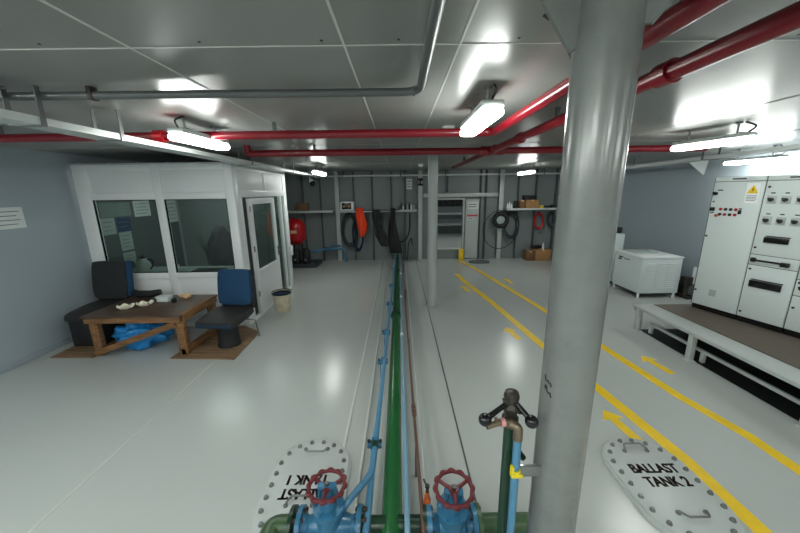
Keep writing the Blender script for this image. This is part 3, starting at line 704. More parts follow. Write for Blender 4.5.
part('pipe_run', 'lblue', t, lambda b: tube(b, [(.0,8.0,.21),(.012,3.4,.235),(.02,1.6,.235),(.024,-.5,.235)], .011, 12))
part('thicker_run', 'lblue', t, lambda b: tube(b, [(.0155,2.45,.235),(.024,-.5,.235)], .0135, 12))
for y in (3.3,4.6,6.0): part('union', 'white', t, lambda b: cyl(b, (.012,y,.2345),(.012,y-.05,.2345),.017,14))
for y in (2.2,3.7,5.3,7.4): part('pipe_support', 'conduit', t, lambda b: box(b, .008,.026,y-.008,y+.008,0,.23,.002))
t = thing('copper_pipe', 'brown copper pipe with a union, right of the thin light blue pipe', 'pipe', (.09,1.6,0))
part('pipe_run', 'copper', t, lambda b: tube(b, [(.05,8.0,.2),(.075,3.4,.22),(.087,2.05,.22),(.094,1.2,.22),(.096,-.5,.22)], .0105, 12))
part('union', 'copper', t, lambda b: (cyl(b, (.0865,2.10,.22),(.087,2.06,.22),.0165,16), cyl(b, (.0872,2.05,.22),(.0876,2.02,.22),.0175,6), cyl(b, (.0878,2.01,.22),(.088,1.985,.22),.0155,16)))
for y in (1.7,3.2,5.0,7.0): part('pipe_support', 'conduit', t, lambda b: box(b, .078,.094,y-.008,y+.008,0,.215,.002))
t = thing('drain_cock', 'small orange-brown cock on the green branch next to the copper pipe', 'valve', (.118,1.30,.24))
part('body', 'orange', t, lambda b: (lathe(b, [(.012,-.04),(.018,-.02),(.018,.02),(.011,.03),(.011,.06)], (.122,1.33,.225), 14), box(b, .108,.136,1.31,1.35,.213,.248,.004)))
part('stem', 'iron', t, lambda b: (lathe(b, [(.008,.06),(.008,.085),(.012,.087),(.012,.1)], (.122,1.33,.225), 10), tube(b, [(.122,1.33,.308),(.106,1.36,.333)], .005, 8)))

# pipes by the pillar
t = thing('standpipe', 'dark green standing pipe topped by a tap with two black ball handles', 'tap', (.322,.84,0))
part('pipe_run', 'dgreen', t, lambda b: tube(b, [(.322,.84,0),(.322,.84,1.085)], .0165, 18))
part('valve_body', 'iron', t, lambda b: (lathe(b, [(.02,1.064),(.024,1.079),(.024,1.094),(.017,1.101),(.021,1.114),(.024,1.129),(.016,1.139),(.015,1.147),(.021,1.152),(.023,1.164),(.019,1.177),(.006,1.182)], (.322,.84,0), 22), cyl(b, (.322,.84,1.124),(.353,.83,1.122),.012,12), cyl(b, (.315,.835,1.155),(.298,.83,1.152),.011,12)))
for s, p in ((-1,(.236,.80,1.116)), (1,(.364,.79,1.116))):
    h = part('handle_arm', 'black', t, lambda b: tube(b, [(.322+s*.012,.835,1.145),p], [.007,.0085], 10))
    part('ball', 'black', h, lambda b: ball(b, p, .0185))
part('spout', 'brass', t, lambda b: (tube(b, [(.318,.81,1.100),(.275,.80,1.106),(.246,.79,1.104)], [.0085,.0095,.0075], 12), cyl(b, (.258,.794,1.105),(.238,.788,1.103),.0085,12), tube(b, [(.27,.80,1.105),(.266,.80,1.122)], .005, 8)))
part('tape_wrap', 'tape', t, lambda b: cyl(b, (.292,.804,1.104),(.28,.801,1.105),.0122,14), 'pink tape round the spout')
t = thing('blue_standpipe', 'blue vertical pipe strapped with yellow tape, between the dark tap and the pillar', 'pipe', (.330,.80,0))
part('pipe_run', 'blue', t, lambda b: tube(b, [(.338,.805,0),(.333,.80,1.06)], .0115, 16))
part('elbow', 'brass', t, lambda b: tube(b, [(.333,.80,1.05),(.333,.80,1.092),(.300,.815,1.094)], .0135, 14, .03))
part('strap', 'ytape', t, lambda b: (tube(b, [(.3345,.80,.930),(.334,.80,.948)], .0145, 16), box(b, .316,.326,.785,.80,.930,.965,.003), box(b, .318,.352,.784,.79,.928,.940,.002)), 'yellow tape strap')
part('bracket', 'steel', t, lambda b: box(b, .345,.412,.80,.812,.918,.955,.003), 'grey metal bracket reaching the pillar')
t = thing('green_brace', 'short dark green diagonal tube behind the blue standpipe', 'pipe', (.36,.90,0))
part('tube', 'dgreen', t, lambda b: tube(b, [(.34,.90,.97),(.398,.90,.89)], .010, 12)); part('leg', 'dgreen', t, lambda b: tube(b, [(.34,.90,.97),(.34,.90,0)], .010, 12))

# ================================================================== PLATFORM + CABINETS
PH = .31
t = thing('steel_platform', 'low grey steel platform on legs carrying the switch cabinets', 'platform', (3.0,2.6,0))
part('edge_rail', 'lightgrey', t, lambda b: (box(b, 2.97,3.22,.9,3.92,PH-.012,PH,.003), box(b, 2.97,2.985,.9,3.92,PH-.032,PH-.01,.003)))
part('deck_plate', 'stiff', t, lambda b: box(b, 3.22,4.62,.9,3.92,PH-.02,PH-.004))
part('end_rail', 'lightgrey', t, lambda b: box(b, 2.985,4.62,3.905,3.92,PH-.07,PH-.02,.003))
for x in (2.97, 4.56):
    for y in (3.86, 3.10, 2.10, 1.2):
        part('leg', 'lightgrey', t, lambda b: (box(b, x,x+.055,y-.05,y,0,PH-.02,.003), box(b, x-.01,x+.065,y-.06,y+.01,0,.006)))
part('lower_rail', 'lightgrey', t, lambda b: box(b, 3.07,3.10,.9,3.74,.105,.135,.003))
for y in (3.72, 3.02, 2.0): part('inner_leg', 'lightgrey', t, lambda b: box(b, 3.07,3.10,y-.02,y+.02,0,.105,.002))
bm = B(); box(bm, 3.035, 4.55, .9, 3.84, .0, .004)  # dark sheet added because the platform's own shadow came out too pale
tag(obj('shade_sheet', bm, 'rubber', loc=(3.8,2.4,0)), 'black sheet added on floor to darken the shade under the steel platform', 'shade sheet')
bm = B(); prism(bm, [(3.225,.95),(3.93,.95),(3.93,2.62),(3.66,3.62),(3.58,3.9),(3.225,3.9)], PH+.0003, PH+.004)
tag(obj('rubber_mat', bm, 'mat', loc=(3.5,2.5,PH)), 'brown rubber mat on the platform in front of the switch cabinets', 'mat')
bm = B(); lathe(bm, [(.03,-.12),(.09,-.11),(.11,-.06),(.11,.06),(.09,.11),(.03,.12)], (3.55,3.6,.116), 20, (0,1,0))
tag(obj('black_canister', bm, 'rubber', loc=(3.55,3.6,.004)), 'black rounded canister lying under the platform', 'canister')

ca = Vector((3.60,3.81,0)); cd = Vector((.27,-.963,0)).normalized(); cn = Vector((-cd.y, cd.x, 0))
CM = Matrix(((cd.x,cn.x,0,ca.x),(cd.y,cn.y,0,ca.y),(0,0,1,0),(0,0,0,1)))
def cb(b, u0,u1,w0,w1,h0,h1,bev=0.): box(b, u0,u1,w0,w1,h0,h1,bev,CM)
def loc_c(u): return CM @ Vector((u,0,PH+.003))
PB = PH+.003
def knob(t, u, h, plate=True):
    if plate:
        p = part('switch_plate', 'lightgrey', t, lambda b: cb(b, u-.036,u+.036,-.010,-.004,h-.04,h+.04,.002))
    else: p = t
    def f(b):
        lathe(b, [(.019,0),(.019,.012),(.016,.03),(.0,.031)], (0,0,0), 16)
        box(b, -.006,.006,-.022,.022,.012,.042,.003)
        b.transform(CM @ Matrix.Translation((u,-.009 if plate else -.003,h)) @ Matrix.Rotation(PI/2,4,'X') @ Matrix.Rotation(.6,4,'Z'))
    part('switch_knob', 'black', p, f)
def label_strip(t, u, h, w=.032): part('name_strip', 'ink', t, lambda b: cb(b, u-w/2,u+w/2,-.0055,-.004,h-.006,h+.006))
def lock(t, u, h): part('door_lock', 'iron', t, lambda b: (lathe(b, [(.011,0),(.011,.008),(.006,.010)], (0,0,0), 12), b.transform(CM @ Matrix.Translation((u,-.003,h)) @ Matrix.Rotation(PI/2,4,'X'))))
def slot(t, u0, u1, h0, h1):
    s = part('grille', 'black', t, lambda b: (cb(b, u0,u1,-.022,-.004,h0,h1,.004), [cb(b, u0+.012+k*(u1-u0-.03)/10,u0+.02+k*(u1-u0-.03)/10,-.026,-.02,h0+.01,h1-.01) for k in range(11)]))
    part('hood', 'iron', s, lambda b: cb(b, u0+.01,u1+.004,-.02,-.004,h1+.006,h1+.016,.002))
def cabinet(label, u0, u1, rows):
    t = thing('switch_cabinet', label, 'electrical cabinet', loc_c(u0), 'white switch cabinets')
    part('plinth', 'black', t, lambda b: cb(b, u0+.004,u1-.004,.012,.5,PB,.372))
    part('body', 'cabinet', t, lambda b: cb(b, u0+.001,u1-.001,.0,.5,.372,1.86,.004))
    part('top_strip', 'cabinet', t, lambda b: cb(b, u0+.004,u1-.004,-.004,.0,1.815,1.857,.0015))
    part('vent_slot', 'ink', t, lambda b: cb(b, u0+.16,u0+.28,-.0055,-.003,1.831,1.845))
    part('door_seal', 'rubber', t, lambda b: cb(b, u0-.001,u0+.0035,-.0042,.0,.375,1.857))
    for h0, h1 in rows:
        part('door_seal', 'rubber', t, lambda b: cb(b, u0+.004,u1-.002,-.0042,.0,h1-.003,h1+.0022))
        part('door', 'cabinet', t, lambda b: cb(b, u0+.004,u1-.004,-.004,.0,h0+.003,h1-.003,.0015))
    return t
t = cabinet('leftmost white switch cabinet with yellow warning triangle and rows of small lamps', 0, .443, [(.375,1.812)])
knob(t, .035, 1.683, False); label_strip(t, .07, 1.72, .05); part('key_switch', 'iron', t, lambda b: cb(b, .018,.036,-.009,-.004,1.585,1.60,.002))
part('meter', 'black', t, lambda b: cb(b, .008,.052,-.013,-.004,1.49,1.53,.003)); label_strip(t, .03,1.47,.03)
for k in range(4):
    part('indicator_lamp', 'vessel' if k in (0,3) else 'ink', t, lambda b: (lathe(b, [(.016,0),(.016,.008),(.009,.014)], (0,0,0), 14), b.transform(CM @ Matrix.Translation((.108+k*.046,-.003,1.512)) @ Matrix.Rotation(PI/2,4,'X'))))
    part('push_button', 'vessel' if k in (1,3) else 'ink', t, lambda b: (lathe(b, [(.016,0),(.016,.008),(.009,.012)], (0,0,0), 14), b.transform(CM @ Matrix.Translation((.108+k*.046,-.003,1.455)) @ Matrix.Rotation(PI/2,4,'X'))))
part('stop_button', 'orange', t, lambda b: (lathe(b, [(.010,0),(.010,.012),(.017,.014),(.015,.024)], (0,0,0), 16), b.transform(CM @ Matrix.Translation((.082,-.003,1.44)) @ Matrix.Rotation(PI/2,4,'X'))))
part('selector', 'black', t, lambda b: (cb(b, .27,.298,-.016,-.004,1.465,1.51,.003), cb(b, .272,.296,-.012,-.004,1.515,1.528,.002)))
s = part('warning_sign', 'signwhite', t, lambda b: cb(b, .298,.408,-.0055,-.004,1.585,1.79), 'white warning sign with yellow triangle')
part('triangle', 'yellow', s, lambda b: prism(b, [(.306,1.685),(.400,1.685),(.353,1.772)], .0055, .0066, CM @ Matrix.Rotation(PI/2,4,'X')))
part('bolt_symbol', 'ink', s, lambda b: prism(b, [(.356,1.752),(.343,1.722),(.352,1.724),(.347,1.695),(.364,1.73),(.354,1.728)], .0066, .0075, CM @ Matrix.Rotation(PI/2,4,'X')))
part('print', 'greyink', s, lambda b: [cb(b, .31,.396-.01*(k % 2),-.0062,-.0055,1.658-k*.016,1.664-k*.016) for k in range(4)])
part('data_plate', 'greypaper', t, lambda b: cb(b, .16,.225,-.0055,-.004,.51,.585))
lock(t, .022, .545); lock(t, .022, 1.2)
t = cabinet('middle white switch cabinet with six rotary switches and two black grilles', .447, .822, [(.375,.952),(.957,1.063),(1.068,1.812)])
for u in (.515,.618,.722):
    knob(t, u, 1.625); knob(t, u, 1.418); label_strip(t, u, 1.69); label_strip(t, u, 1.483)
lock(t, .478, 1.75); lock(t, .475, 1.135); lock(t, .475, .905); lock(t, .475, .43)
slot(t, .53, .715, 1.195, 1.25)
slot(t, .495, .745, .72, .79)
part('pull_handle', 'black', t, lambda b: (cb(b, .47,.51,-.04,-.004,.985,1.03,.008), cb(b, .50,.73,-.036,-.02,.995,1.015,.006), cb(b, .70,.765,-.04,-.004,.975,1.02,.008)))
t = cabinet('right switch cabinet cut by the edge of the picture, with stacked drawers', .826, 1.33, [(.375,.72),(.725,.88),(.885,1.02),(1.025,1.25),(1.255,1.812)])
for u in (.88,.98,1.08): knob(t, u, 1.625); label_strip(t, u, 1.69)
for h in (.80,.95): knob(t, .88, h, False); lock(t, .855, h+.05); label_strip(t, .90, h-.035)
lock(t, .855, .6); lock(t, .855, 1.1); slot(t, .93,1.15,1.1,1.18)

# dryer-like box by the right wall
def louvres(x0,x1,y,z0,z1,n):
    def f(b):
        for r in range(n):
            for c in range(3):
                xa = x0+(x1-x0)*c/3+.01; xb = x0+(x1-x0)*(c+1)/3-.01; z = z0+(z1-z0)*r/n
                box(b, xa,xb,y-.008,y,z,z+(z1-z0)/n*.45,.003)
    return f
t = thing('machine_box', 'low white louvred machine box on short feet, by the right wall', 'machine', (4.17,5.4,0))
part('body', 'cabinet', t, lambda b: box(b, 3.86,4.50,5.04,5.70,.085,.66,.006))
part('underframe', 'rubber', t, lambda b: box(b, 3.90,4.46,5.09,5.66,.045,.085))
part('lid', 'white', t, lambda b: (box(b, 3.85,4.51,5.03,5.71,.66,.685,.005)))
part('louvre_panel', 'white', t, louvres(3.93,4.44,5.04,.17,.60,13))
for x in (3.88,4.46):
    for y in (5.06,5.66): part('foot', 'white', t, lambda b: box(b, x-.012,x+.014,y-.012,y+.014,0,.09,.003))
part('badge', 'ink', t, lambda b: (box(b, 3.857,3.86,5.50,5.60,.585,.61), box(b, 3.857,3.86,5.53,5.61,.55,.575)), 'small dark badge')
part('indicator', 'ink', t, lambda b: [box(b, 3.855,3.86,5.34+k*.05,5.365+k*.05,.575,.595) for k in range(3)])
bm = B(); box(bm, 3.95,4.35,5.35,5.68,.685,.70,.003)
tag(obj('paper_pad', bm, 'greypaper', loc=(4.15,5.5,.685)), 'pale flat panel lying on the white machine box', 'panel')
t = thing('white_locker', 'tall white box behind the machine box, half hidden by the foreground pillar', 'cabinet', (4.0,6.1,0))
part('body', 'cabinet', t, lambda b: box(b, 3.8,4.12,5.9,6.4,.05,.95,.006)); part('plinth', 'black', t, lambda b: box(b, 3.82,4.10,5.93,6.38,0,.05))
bm = B(); box(bm, 3.98,4.1,5.95,6.15,.95,1.06,.02)
tag(obj('black_case', bm, 'rubber', loc=(4.04,6.05,.95)), 'small black case on top of the tall white box', 'case')
t = thing('pump', 'small dark pump with a white vertical pipe between the machine box and the cabinets', 'pump', (4.72,5.2,0))
part('base', 'iron', t, lambda b: box(b, 4.6,4.88,4.95,5.5,0,.05,.004))
part('motor', 'rubber', t, lambda b: (lathe(b, [(.06,-.14),(.085,-.12),(.085,.12),(.06,.15)], (4.72,5.2,.15), 20, (0,1,0)), box(b, 4.66,4.78,5.1,5.3,.05,.09)))
part('casing', 'conduit', t, lambda b: lathe(b, [(.05,-.05),(.1,-.04),(.1,.04),(.05,.05)], (4.72,5.02,.15), 20, (0,1,0)))
part('riser_pipe', 'white', t, lambda b: tube(b, [(4.70,5.02,.2),(4.70,5.02,.52)], .022, 14))
part('control_unit', 'iron', t, lambda b: (box(b, 4.56,4.66,4.97,5.1,.22,.36,.006), cyl(b, (4.62,5.03,.05),(4.62,5.03,.23),.035,14)))
part('side_pipe', 'steel', t, lambda b: tube(b, [(4.74,4.99,.22),(4.80,4.99,.30),(4.80,4.99,.44)], .014, 12, .03))

# ================================================================== THE FAR WALL
def shelf(x0, x1, label):
    t = thing('wall_shelf', label, 'shelf', ((x0+x1)/2, 8.3, 1.30))
    part('board', 'lightgrey', t, lambda b: box(b, x0,x1,8.10,8.35,1.297,1.31,.002))
    part('lip', 'lightgrey', t, lambda b: box(b, x0,x1,8.09,8.10,1.262,1.313,.002))
    for k in range(3):
        x = x0+.12+(x1-x0-.24)*k/2
        part('bracket', 'stiff', t, lambda b: (box(b, x-.012,x+.012,8.11,8.43,1.28,1.297)))
SZ = 1.31
shelf(-3.2,-1.64,'far wall shelf above the red pressure vessel'); shelf(-1.46,.44,'far wall shelf carrying the bottles and the orange garment'); shelf(2.65,4.2,'far wall shelf carrying the cardboard boxes')

t = thing('pressure_vessel', 'red round pressure vessel on a dark pump set near the cabin corner', 'pressure vessel', (-2.55,7.85,0))
part('tank', 'vessel', t, lambda b: lathe(b, [(.05,.53),(.15,.55),(.235,.64),(.245,.70),(.245,.95),(.235,1.02),(.16,1.12),(.05,1.15),(.03,1.16)], (-2.52,7.85,0), 32))
part('label_plate', 'bread', t, lambda b: box(b, -2.55,-2.41,7.60,7.613,.82,.89,.002), 'pale label')
part('stand', 'rubber', t, lambda b: [cyl(b, (-2.52+.14*math.cos(a),7.85+.14*math.sin(a),.09),(-2.52+.14*math.cos(a),7.85+.14*math.sin(a),.60),.016,10) for a in (.5,2.6,4.7)])
part('base_frame', 'hose', t, lambda b: (box(b, -2.85,-1.98,7.55,7.61,0,.09,.004), box(b, -2.85,-1.98,8.1,8.16,0,.09,.004), box(b, -2.85,-2.79,7.61,8.1,0,.09,.004), box(b, -2.04,-1.98,7.61,8.1,0,.09,.004)))
for x in (-2.48,-2.24):
    part('motor', 'rubber', t, lambda b: (lathe(b, [(.07,.05),(.10,.09),(.10,.38),(.07,.44),(.04,.46)], (x,7.66,0), 18)))
    part('cap', 'tin', t, lambda b: lathe(b, [(.03,.0),(.03,.03)], (x,7.575,.2), 14, (0,-1,0)))
part('valve_manifold', 'blue', t, lambda b: (tube(b, [(-2.35,7.9,.34),(-2.05,7.9,.34)], .03, 12)), 'blue manifold pipe')
t = thing('blue_pipe', 'blue pipe running low along the far wall right of the red vessel', 'pipe', (-2.0,8.25,.36))
part('pipe_run', 'blue', t, lambda b: tube(b, [(-2.05,7.9,.34),(-1.85,8.22,.34),(-1.42,8.22,.34),(-1.38,8.22,.0)], .03, 12, .1))
part('valve', 'vblue', t, lambda b: (box(b, -1.95,-1.75,8.17,8.27,.30,.38,.01), cyl(b, (-1.75,8.2,.42),(-1.5,8.2,.42),.02,10), cyl(b, (-1.72,8.2,.34),(-1.72,8.2,.42),.012,8)))
bm = B(); tube(bm, [(-2.86,8.30,2.1),(-2.86,8.30,1.30)], .02, 10)
tag(obj('blue_riser', bm, 'navy', loc=(-2.86,8.30,1.3)), 'dark blue vertical pipe on the far wall above the red vessel', 'pipe')

def simple(name, mat, loc, label, cat, fn, grp=None):
    bm = B(); fn(bm); return tag(obj(name, bm, mat, loc=loc), label, cat, grp)
simple('shelf_box', 'card2', (-2.4,8.2,SZ), 'brown box on the far shelf above the red vessel', 'box', lambda b: box(b, -2.53,-2.27,8.14,8.32,SZ,SZ+.19,.004))
t = thing('radio', 'white radio with a dark front on the far shelf left of the orange garment', 'radio', (-1.28,8.2,SZ))
part('body', 'white', t, lambda b: box(b, -1.46,-1.12,8.14,8.32,SZ,SZ+.21,.015)); part('front', 'black', t, lambda b: box(b, -1.41,-1.18,8.13,8.14,SZ+.03,SZ+.18,.004))
for k in range(2): part('dial', 'card', t, lambda b: cyl(b, (-1.36+k*.13,8.13,SZ+.10),(-1.36+k*.13,8.12,SZ+.10),.035,16))

def coil(b, cx, cy, cz, rx, rz, turns, r, seed):
    rnd = random.Random(seed); n = 28; pts = []
    for i in range(turns*n+1):
        a = 2*PI*i/n; k = int(i/n); j = rnd.uniform(-.004,.004)
        s = 1-.12*(((k*7) % 5)/4)
        pts.append((cx+rx*s*math.cos(a)+j, cy-.01-.055*i/(turns*n), cz+rz*s*math.sin(a)-.03*k*(.3)+j))
    tube(b, pts, r, 8)
simple('coiled_hose', 'hose', (-1.2,8.25,1.2), 'dark coiled hose hanging under the far shelf, left of the orange garment', 'hose', lambda b: (coil(b, -1.27,8.30,.83,.19,.40,7,.020,1), tube(b, [(-1.27,8.27,1.22),(-1.27,8.27,1.225)], .03, 8)), 'hoses and cables hanging on the far wall')
simple('coiled_hose', 'navy', (-1.05,8.25,1.2), 'dark blue coiled hose hanging just behind the orange garment', 'hose', lambda b: coil(b, -1.05,8.22,.72,.13,.42,4,.018,4), 'hoses and cables hanging on the far wall')

def garment(name, mat, label, x0, x1, z0, z1, prof, y=8.02, seed=0, th=.05, cat='garment', grp=None):
    bm = B(); nx, nz = 14, 22; xc = (x0+x1)/2; hw = (x1-x0)/2; F = []; Bk = []
    for j in range(nz+1):
        v = j/nz; i2 = v*(len(prof)-1); a = int(min(i2, len(prof)-2)); f = i2-a
        l = prof[a][0]*(1-f)+prof[a+1][0]*f; r = prof[a][1]*(1-f)+prof[a+1][1]*f
        rf = []; rb = []
        for i in range(nx+1):
            u = l+(r-l)*i/nx; z = z1+(z0-z1)*v
            n = noise.noise(Vector((u*3+seed, v*1.2, seed)))*.035+.016*math.sin(u*13+seed+2*v)
            e = math.sin(PI*i/nx)**.5
            rf.append(bm.verts.new((xc+u*hw, y-th*.5*e+n, z))); rb.append(bm.verts.new((xc+u*hw, y+th*.5*e+.004+n, z)))
        F.append(rf); Bk.append(rb)
    for j in range(nz):
        for i in range(nx):
            bm.faces.new((F[j][i],F[j][i+1],F[j+1][i+1],F[j+1][i])); bm.faces.new((Bk[j][i],Bk[j+1][i],Bk[j+1][i+1],Bk[j][i+1]))
        bm.faces.new((F[j][0],F[j+1][0],Bk[j+1][0],Bk[j][0])); bm.faces.new((F[j][nx],Bk[j][nx],Bk[j+1][nx],F[j+1][nx]))
    for i in range(nx):
        bm.faces.new((F[0][i],Bk[0][i],Bk[0][i+1],F[0][i+1])); bm.faces.new((F[nz][i],F[nz][i+1],Bk[nz][i+1],Bk[nz][i]))
    return tag(obj(name, bm, mat, loc=(xc,y,z0), sharp=180), label, cat, grp)
garment('orange_garment', 'orangefab', 'bright orange hi-vis garment hanging from the far shelf', -1.08,-.80,.66,1.37, [(-.75,.35),(-.95,.55),(-1,.6),(-.9,.75),(-.75,.95),(-.7,1),(-.55,.95),(-.4,.75),(-.35,.2)], y=8.072, seed=1)
garment('dark_garment', 'dark', 'dark overalls hanging from the far shelf, just right of the orange garment', -.72,-.28,.42,1.33, [(-.7,.1),(-.8,.3),(-.6,.1),(-.5,.3),(-.5,.7),(-.2,1),(.2,1)], seed=3)
garment('dark_garment', 'rubber', 'black jacket hanging from the far shelf, nearest the green pipe', -.38,.06,.25,1.36, [(-.2,.3),(-.3,.3),(-.4,.35),(-.5,.5),(-.55,.7),(-.5,.9),(-.4,1)], seed=6)
garment('grey_garment', 'inner', 'faded grey-green cloth hanging between the dark garments', -.50,-.28,.62,1.262, [(-.3,.3),(-.7,.6),(-.9,.8),(-1,.9),(-.8,.8)], y=8.2, seed=8)
simple('clothes_rail', 'rubber', (-.5,8.05,1.29), 'thin dark rail along the front of the far shelf holding the clothes', 'rail', lambda b: tube(b, [(-1.1,8.075,1.31),(.0,8.075,1.31)], .012, 10))
simple('draped_hose', 'rubber', (.1,8.15,.5), 'black hose sagging from the shelf to the black jacket', 'hose', lambda b: tube(b, [(.26,8.20,1.22),(.26,8.16,.85),(.2,8.12,.62),(.06,8.10,.5),(-.05,8.10,.56)], .02, 10, .1), 'hoses and cables hanging on the far wall')
simple('green_hose', 'dgreen', (.18,8.2,.3), 'dark green hose standing against the far wall behind the pipes', 'hose', lambda b: tube(b, [(.20,8.22,.02),(.22,8.2,.45),(.30,8.22,.62),(.32,8.22,.42)], .016, 10, .1), 'hoses and cables hanging on the far wall')
# bottles on the shelf
cols = ['black','navy','paper','black','greypaper','dark','white','greypaper']
for k, x in enumerate((.0,.05,.10,.155,.205,.25,.30,.36)):
    h = (.12,.16,.10,.17,.12,.18,.13,.15)[k]
    t = thing('bottle', ('%s bottle on the far shelf by the slim pillar, %s from the left' % (dict(black='black',navy='dark blue',paper='white',greypaper='pale grey',dark='charcoal',white='white')[cols[k]], ('first','second','third','fourth','fifth','sixth','seventh','last')[k])), 'bottle', (x,8.2,SZ), 'bottles on the far shelf')
    part('body', cols[k], t, lambda b: lathe(b, [(.02,0),(.021,h*.6),(.01,h*.8),(.009,h*.92)], (x,8.2,SZ), 12)); part('cap', 'black' if k % 2 else 'white', t, lambda b: lathe(b, [(.011,h*.9),(.011,h)], (x,8.2,SZ), 10))
def sign(name, label, x0, x1, z0, z1, y, rows, mat='paper', ink='greyink', loc=None):
    t = thing(name, label, 'sign', (x0,y,z0), 'signs on the far wall')
    part('plate', mat, t, lambda b: box(b, x0,x1,y,y+.004,z0,z1,.001))
    part('print', ink, t, lambda b: [box(b, x0+.02,x1-.02-.02*(k % 2),y-.001,y,z1-(k+1)*(z1-z0)/(rows+1)-.01,z1-(k+1)*(z1-z0)/(rows+1)+.01) for k in range(rows)])
sign('wall_sign', 'upright white sign on the far wall above the bottles', .19,.33,1.80,2.06,YF-.004,3)
part('door_panel', 'lightgrey', far, lambda b: box(b, 1.70,2.04,YF-.03,YF,.02,1.53,.003), 'pale panel with signs right of the opening')
sign('wall_sign', 'upper white sign with two rows of print on the panel by the far opening', 1.74,2.0,1.29,1.47,YF-.034,2)
sign('wall_sign', 'lower sign with a red heading on the panel by the far opening', 1.72,2.02,1.10,1.16,YF-.034,1,'tape','vessel')
sign('wall_sign', 'small white sign directly under the red-headed sign by the far opening', 1.74,1.90,1.03,1.08,YF-.034,1)
t = thing('yellow_bollard', 'short yellow post at the sill of the far opening', 'bollard', (1.58,8.33,0))
part('post', 'yellow', t, lambda b: (box(b, 1.54,1.66,8.3,8.39,0,.24,.01))); part('cap', 'yellow', t, lambda b: box(b, 1.53,1.67,8.29,8.40,.24,.27,.01))
# right bay
t = thing('hose_reel', 'round black reel with a white hub hung on the post right of the opening', 'hose reel', (2.55,8.25,1.0))
part('tyre', 'rubber', t, lambda b: tube(b, [(2.55+.16*math.cos(k*PI/14),8.22,1.02+.16*math.sin(k*PI/14)) for k in range(28)], .055, 12, closed=True))
part('hub', 'greypaper', t, lambda b: lathe(b, [(.12,-.03),(.115,.0),(.07,.03),(.0,.035)], (2.55,8.24,1.02), 24, (0,-1,0)))
part('hook', 'steel', t, lambda b: box(b, 2.54,2.56,8.2,8.29,1.2,1.23))
simple('coiled_cable', 'hose', (2.85,8.25,1.0), 'tangle of black coiled cable right of the black reel', 'cable', lambda b: (coil(b, 2.86,8.34,.92,.19,.33,9,.012,2)), 'hoses and cables hanging on the far wall')
simple('coiled_cable', 'rubber', (2.6,8.2,.6), 'big loose loop of thin black cable hanging below the black reel', 'cable', lambda b: tube(b, [(2.52+.42*math.cos(a),8.17,.78+.48*math.sin(a)) for a in [k*2*PI/28 for k in range(28)]], .009, 8, closed=True), 'hoses and cables hanging on the far wall')
simple('coiled_hose', 'vessel', (3.55,8.3,1.0), 'red coiled hose hanging under the far right shelf', 'hose', lambda b: coil(b, 3.55,8.36,.99,.11,.2,4,.018,3), 'hoses and cables hanging on the far wall')
simple('coiled_hose', 'hose', (3.88,8.3,1.0), 'black coiled hose hanging right of the red one', 'hose', lambda b: coil(b, 3.86,8.36,1.02,.09,.17,4,.02,5), 'hoses and cables hanging on the far wall')
def carton(label, x0,x1,y0,y1,z0,z1,mat='card', grp='cardboard boxes at the far right'):
    t = thing('cardboard_box', label, 'box', ((x0+x1)/2,(y0+y1)/2,z0), grp)
    part('body', mat, t, lambda b: box(b, x0,x1,y0,y1,z0,z1,.003)); part('tape', 'bread', t, lambda b: box(b, (x0+x1)/2-.025,(x0+x1)/2+.025,y0-.001,y1+.001,z1-.03,z1+.0015))
carton('wide cardboard box on the far right shelf with a black box on it', 3.12,3.44,8.12,8.32,SZ,SZ+.2)
carton('narrow brown cardboard box on the far right shelf, left of the wide one', 2.97,3.10,8.13,8.32,SZ,SZ+.19,'card2')
simple('black_box', 'rubber', (3.28,8.2,SZ+.2), 'black box on top of the cardboard box on the far right shelf', 'box', lambda b: box(b, 3.08,3.38,8.14,8.31,SZ+.203,SZ+.31,.006))
for k, (x, h) in enumerate(((2.69,.13),(2.74,.16),(2.79,.12))):
    simple('white_bottle', 'white', (x,8.2,SZ), ('leftmost','middle','rightmost')[k]+' of three white bottles at the left end of the far right shelf', 'bottle', lambda b: lathe(b, [(.022,0),(.022,h*.65),(.01,h*.8),(.01,h)], (x,8.2,SZ), 12), 'white bottles on the far right shelf')
simple('dark_tin', 'dark', (2.88,8.2,SZ), 'dark tin between the white bottles and the narrow box', 'tin', lambda b: lathe(b, [(.045,0),(.045,.17),(.04,.18)], (2.885,8.2,SZ), 16))
simple('yellow_tool', 'ytape', (3.55,8.2,SZ), 'small yellow tool on the far right shelf beside the wide box', 'tool', lambda b: box(b, 3.48,3.58,8.16,8.26,SZ,SZ+.06,.01))
for k, x in enumerate((3.68,3.82,3.97)):
    simple('dark_tool', 'rubber', (x,8.2,SZ), ('leftmost','middle','rightmost')[k]+' of three dark tools at the right end of the far right shelf', 'tool', lambda b: box(b, x-.055,x+.055,8.15,8.27,SZ,SZ+.05+.02*(k % 2),.012), 'dark tools on the far right shelf')
carton('larger open cardboard box on floor at the far right', 3.42,3.80,8.02,8.30,0,.28)
carton('darker cardboard box on floor left of the open one', 3.20,3.41,8.05,8.32,0,.24,'card2')
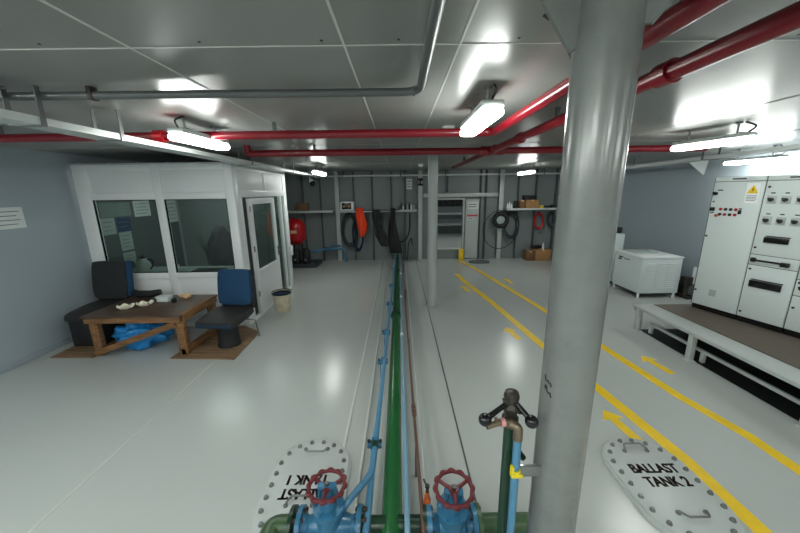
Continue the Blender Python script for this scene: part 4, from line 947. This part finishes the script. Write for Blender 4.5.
simple('black_bag', 'rubber', (3.5,8.2,.28), 'black bag lying on the cardboard boxes at the far right', 'bag', lambda b: ball(b, (3.47,8.17,.335), .06, (2.6,1.2,.8), 3, .3, 2, 2))
simple('white_bottle', 'white', (3.55,8.1,.28), 'white bottle standing on the open floor carton at the far right', 'bottle', lambda b: lathe(b, [(.024,.0),(.024,.12),(.01,.15),(.01,.18)], (3.60,8.05,.282), 12))
t = thing('security_camera', 'black dome security camera hanging at the far left tray corner', 'camera', (-1.95,8.0,2.0))
part('mount', 'white', t, lambda b: (box(b, -2.13,-2.08,7.98,8.02,1.97,CH), box(b, -2.12,-2.05,7.95,8.05,2.0,2.06,.01)))
part('dome', 'black', t, lambda b: ball(b, (-2.06,7.99,1.96), .06))
t = thing('wall_lamp', 'small dark fitting high on the far wall beside the slim pillar', 'lamp', (.53,8.25,1.9))
part('body', 'rubber', t, lambda b: (box(b, .47,.59,8.2,8.29,1.88,1.93,.01), box(b, .47,.59,8.2,8.29,2.0,2.06,.01), box(b, .515,.545,8.25,8.29,1.88,2.06)))

# ================================================================== CAMERA
F = 325.
ry = Vector(((399-400)/F, (266.5-191.5)/F, -1)).normalized()
dn = Vector(((418-400)/F, (266.5-1690)/F, -1))
up = -dn; up = (up-ry*up.dot(ry)).normalized(); rx = ry.cross(up)
cam = bpy.data.cameras.new('camera'); cam.sensor_width = 36; cam.lens = 36*F/800; cam.clip_start = .02
co = bpy.data.objects.new('camera', cam); COL.objects.link(co)
co.matrix_world = Matrix.Translation((0,0,1.75)) @ Matrix((tuple(rx), tuple(ry), tuple(up))).to_4x4()
SC.camera = co
w = bpy.data.worlds.new('world'); SC.world = w; w.use_nodes = True
w.node_tree.nodes['Background'].inputs[0].default_value = (.02,.022,.022,1); w.node_tree.nodes['Background'].inputs[1].default_value = 1
SC.view_settings.view_transform = 'Standard'; SC.view_settings.look = 'None'
SC.view_settings.exposure = 2.15; SC.view_settings.gamma = 1; SC.view_settings.use_curve_mapping = False
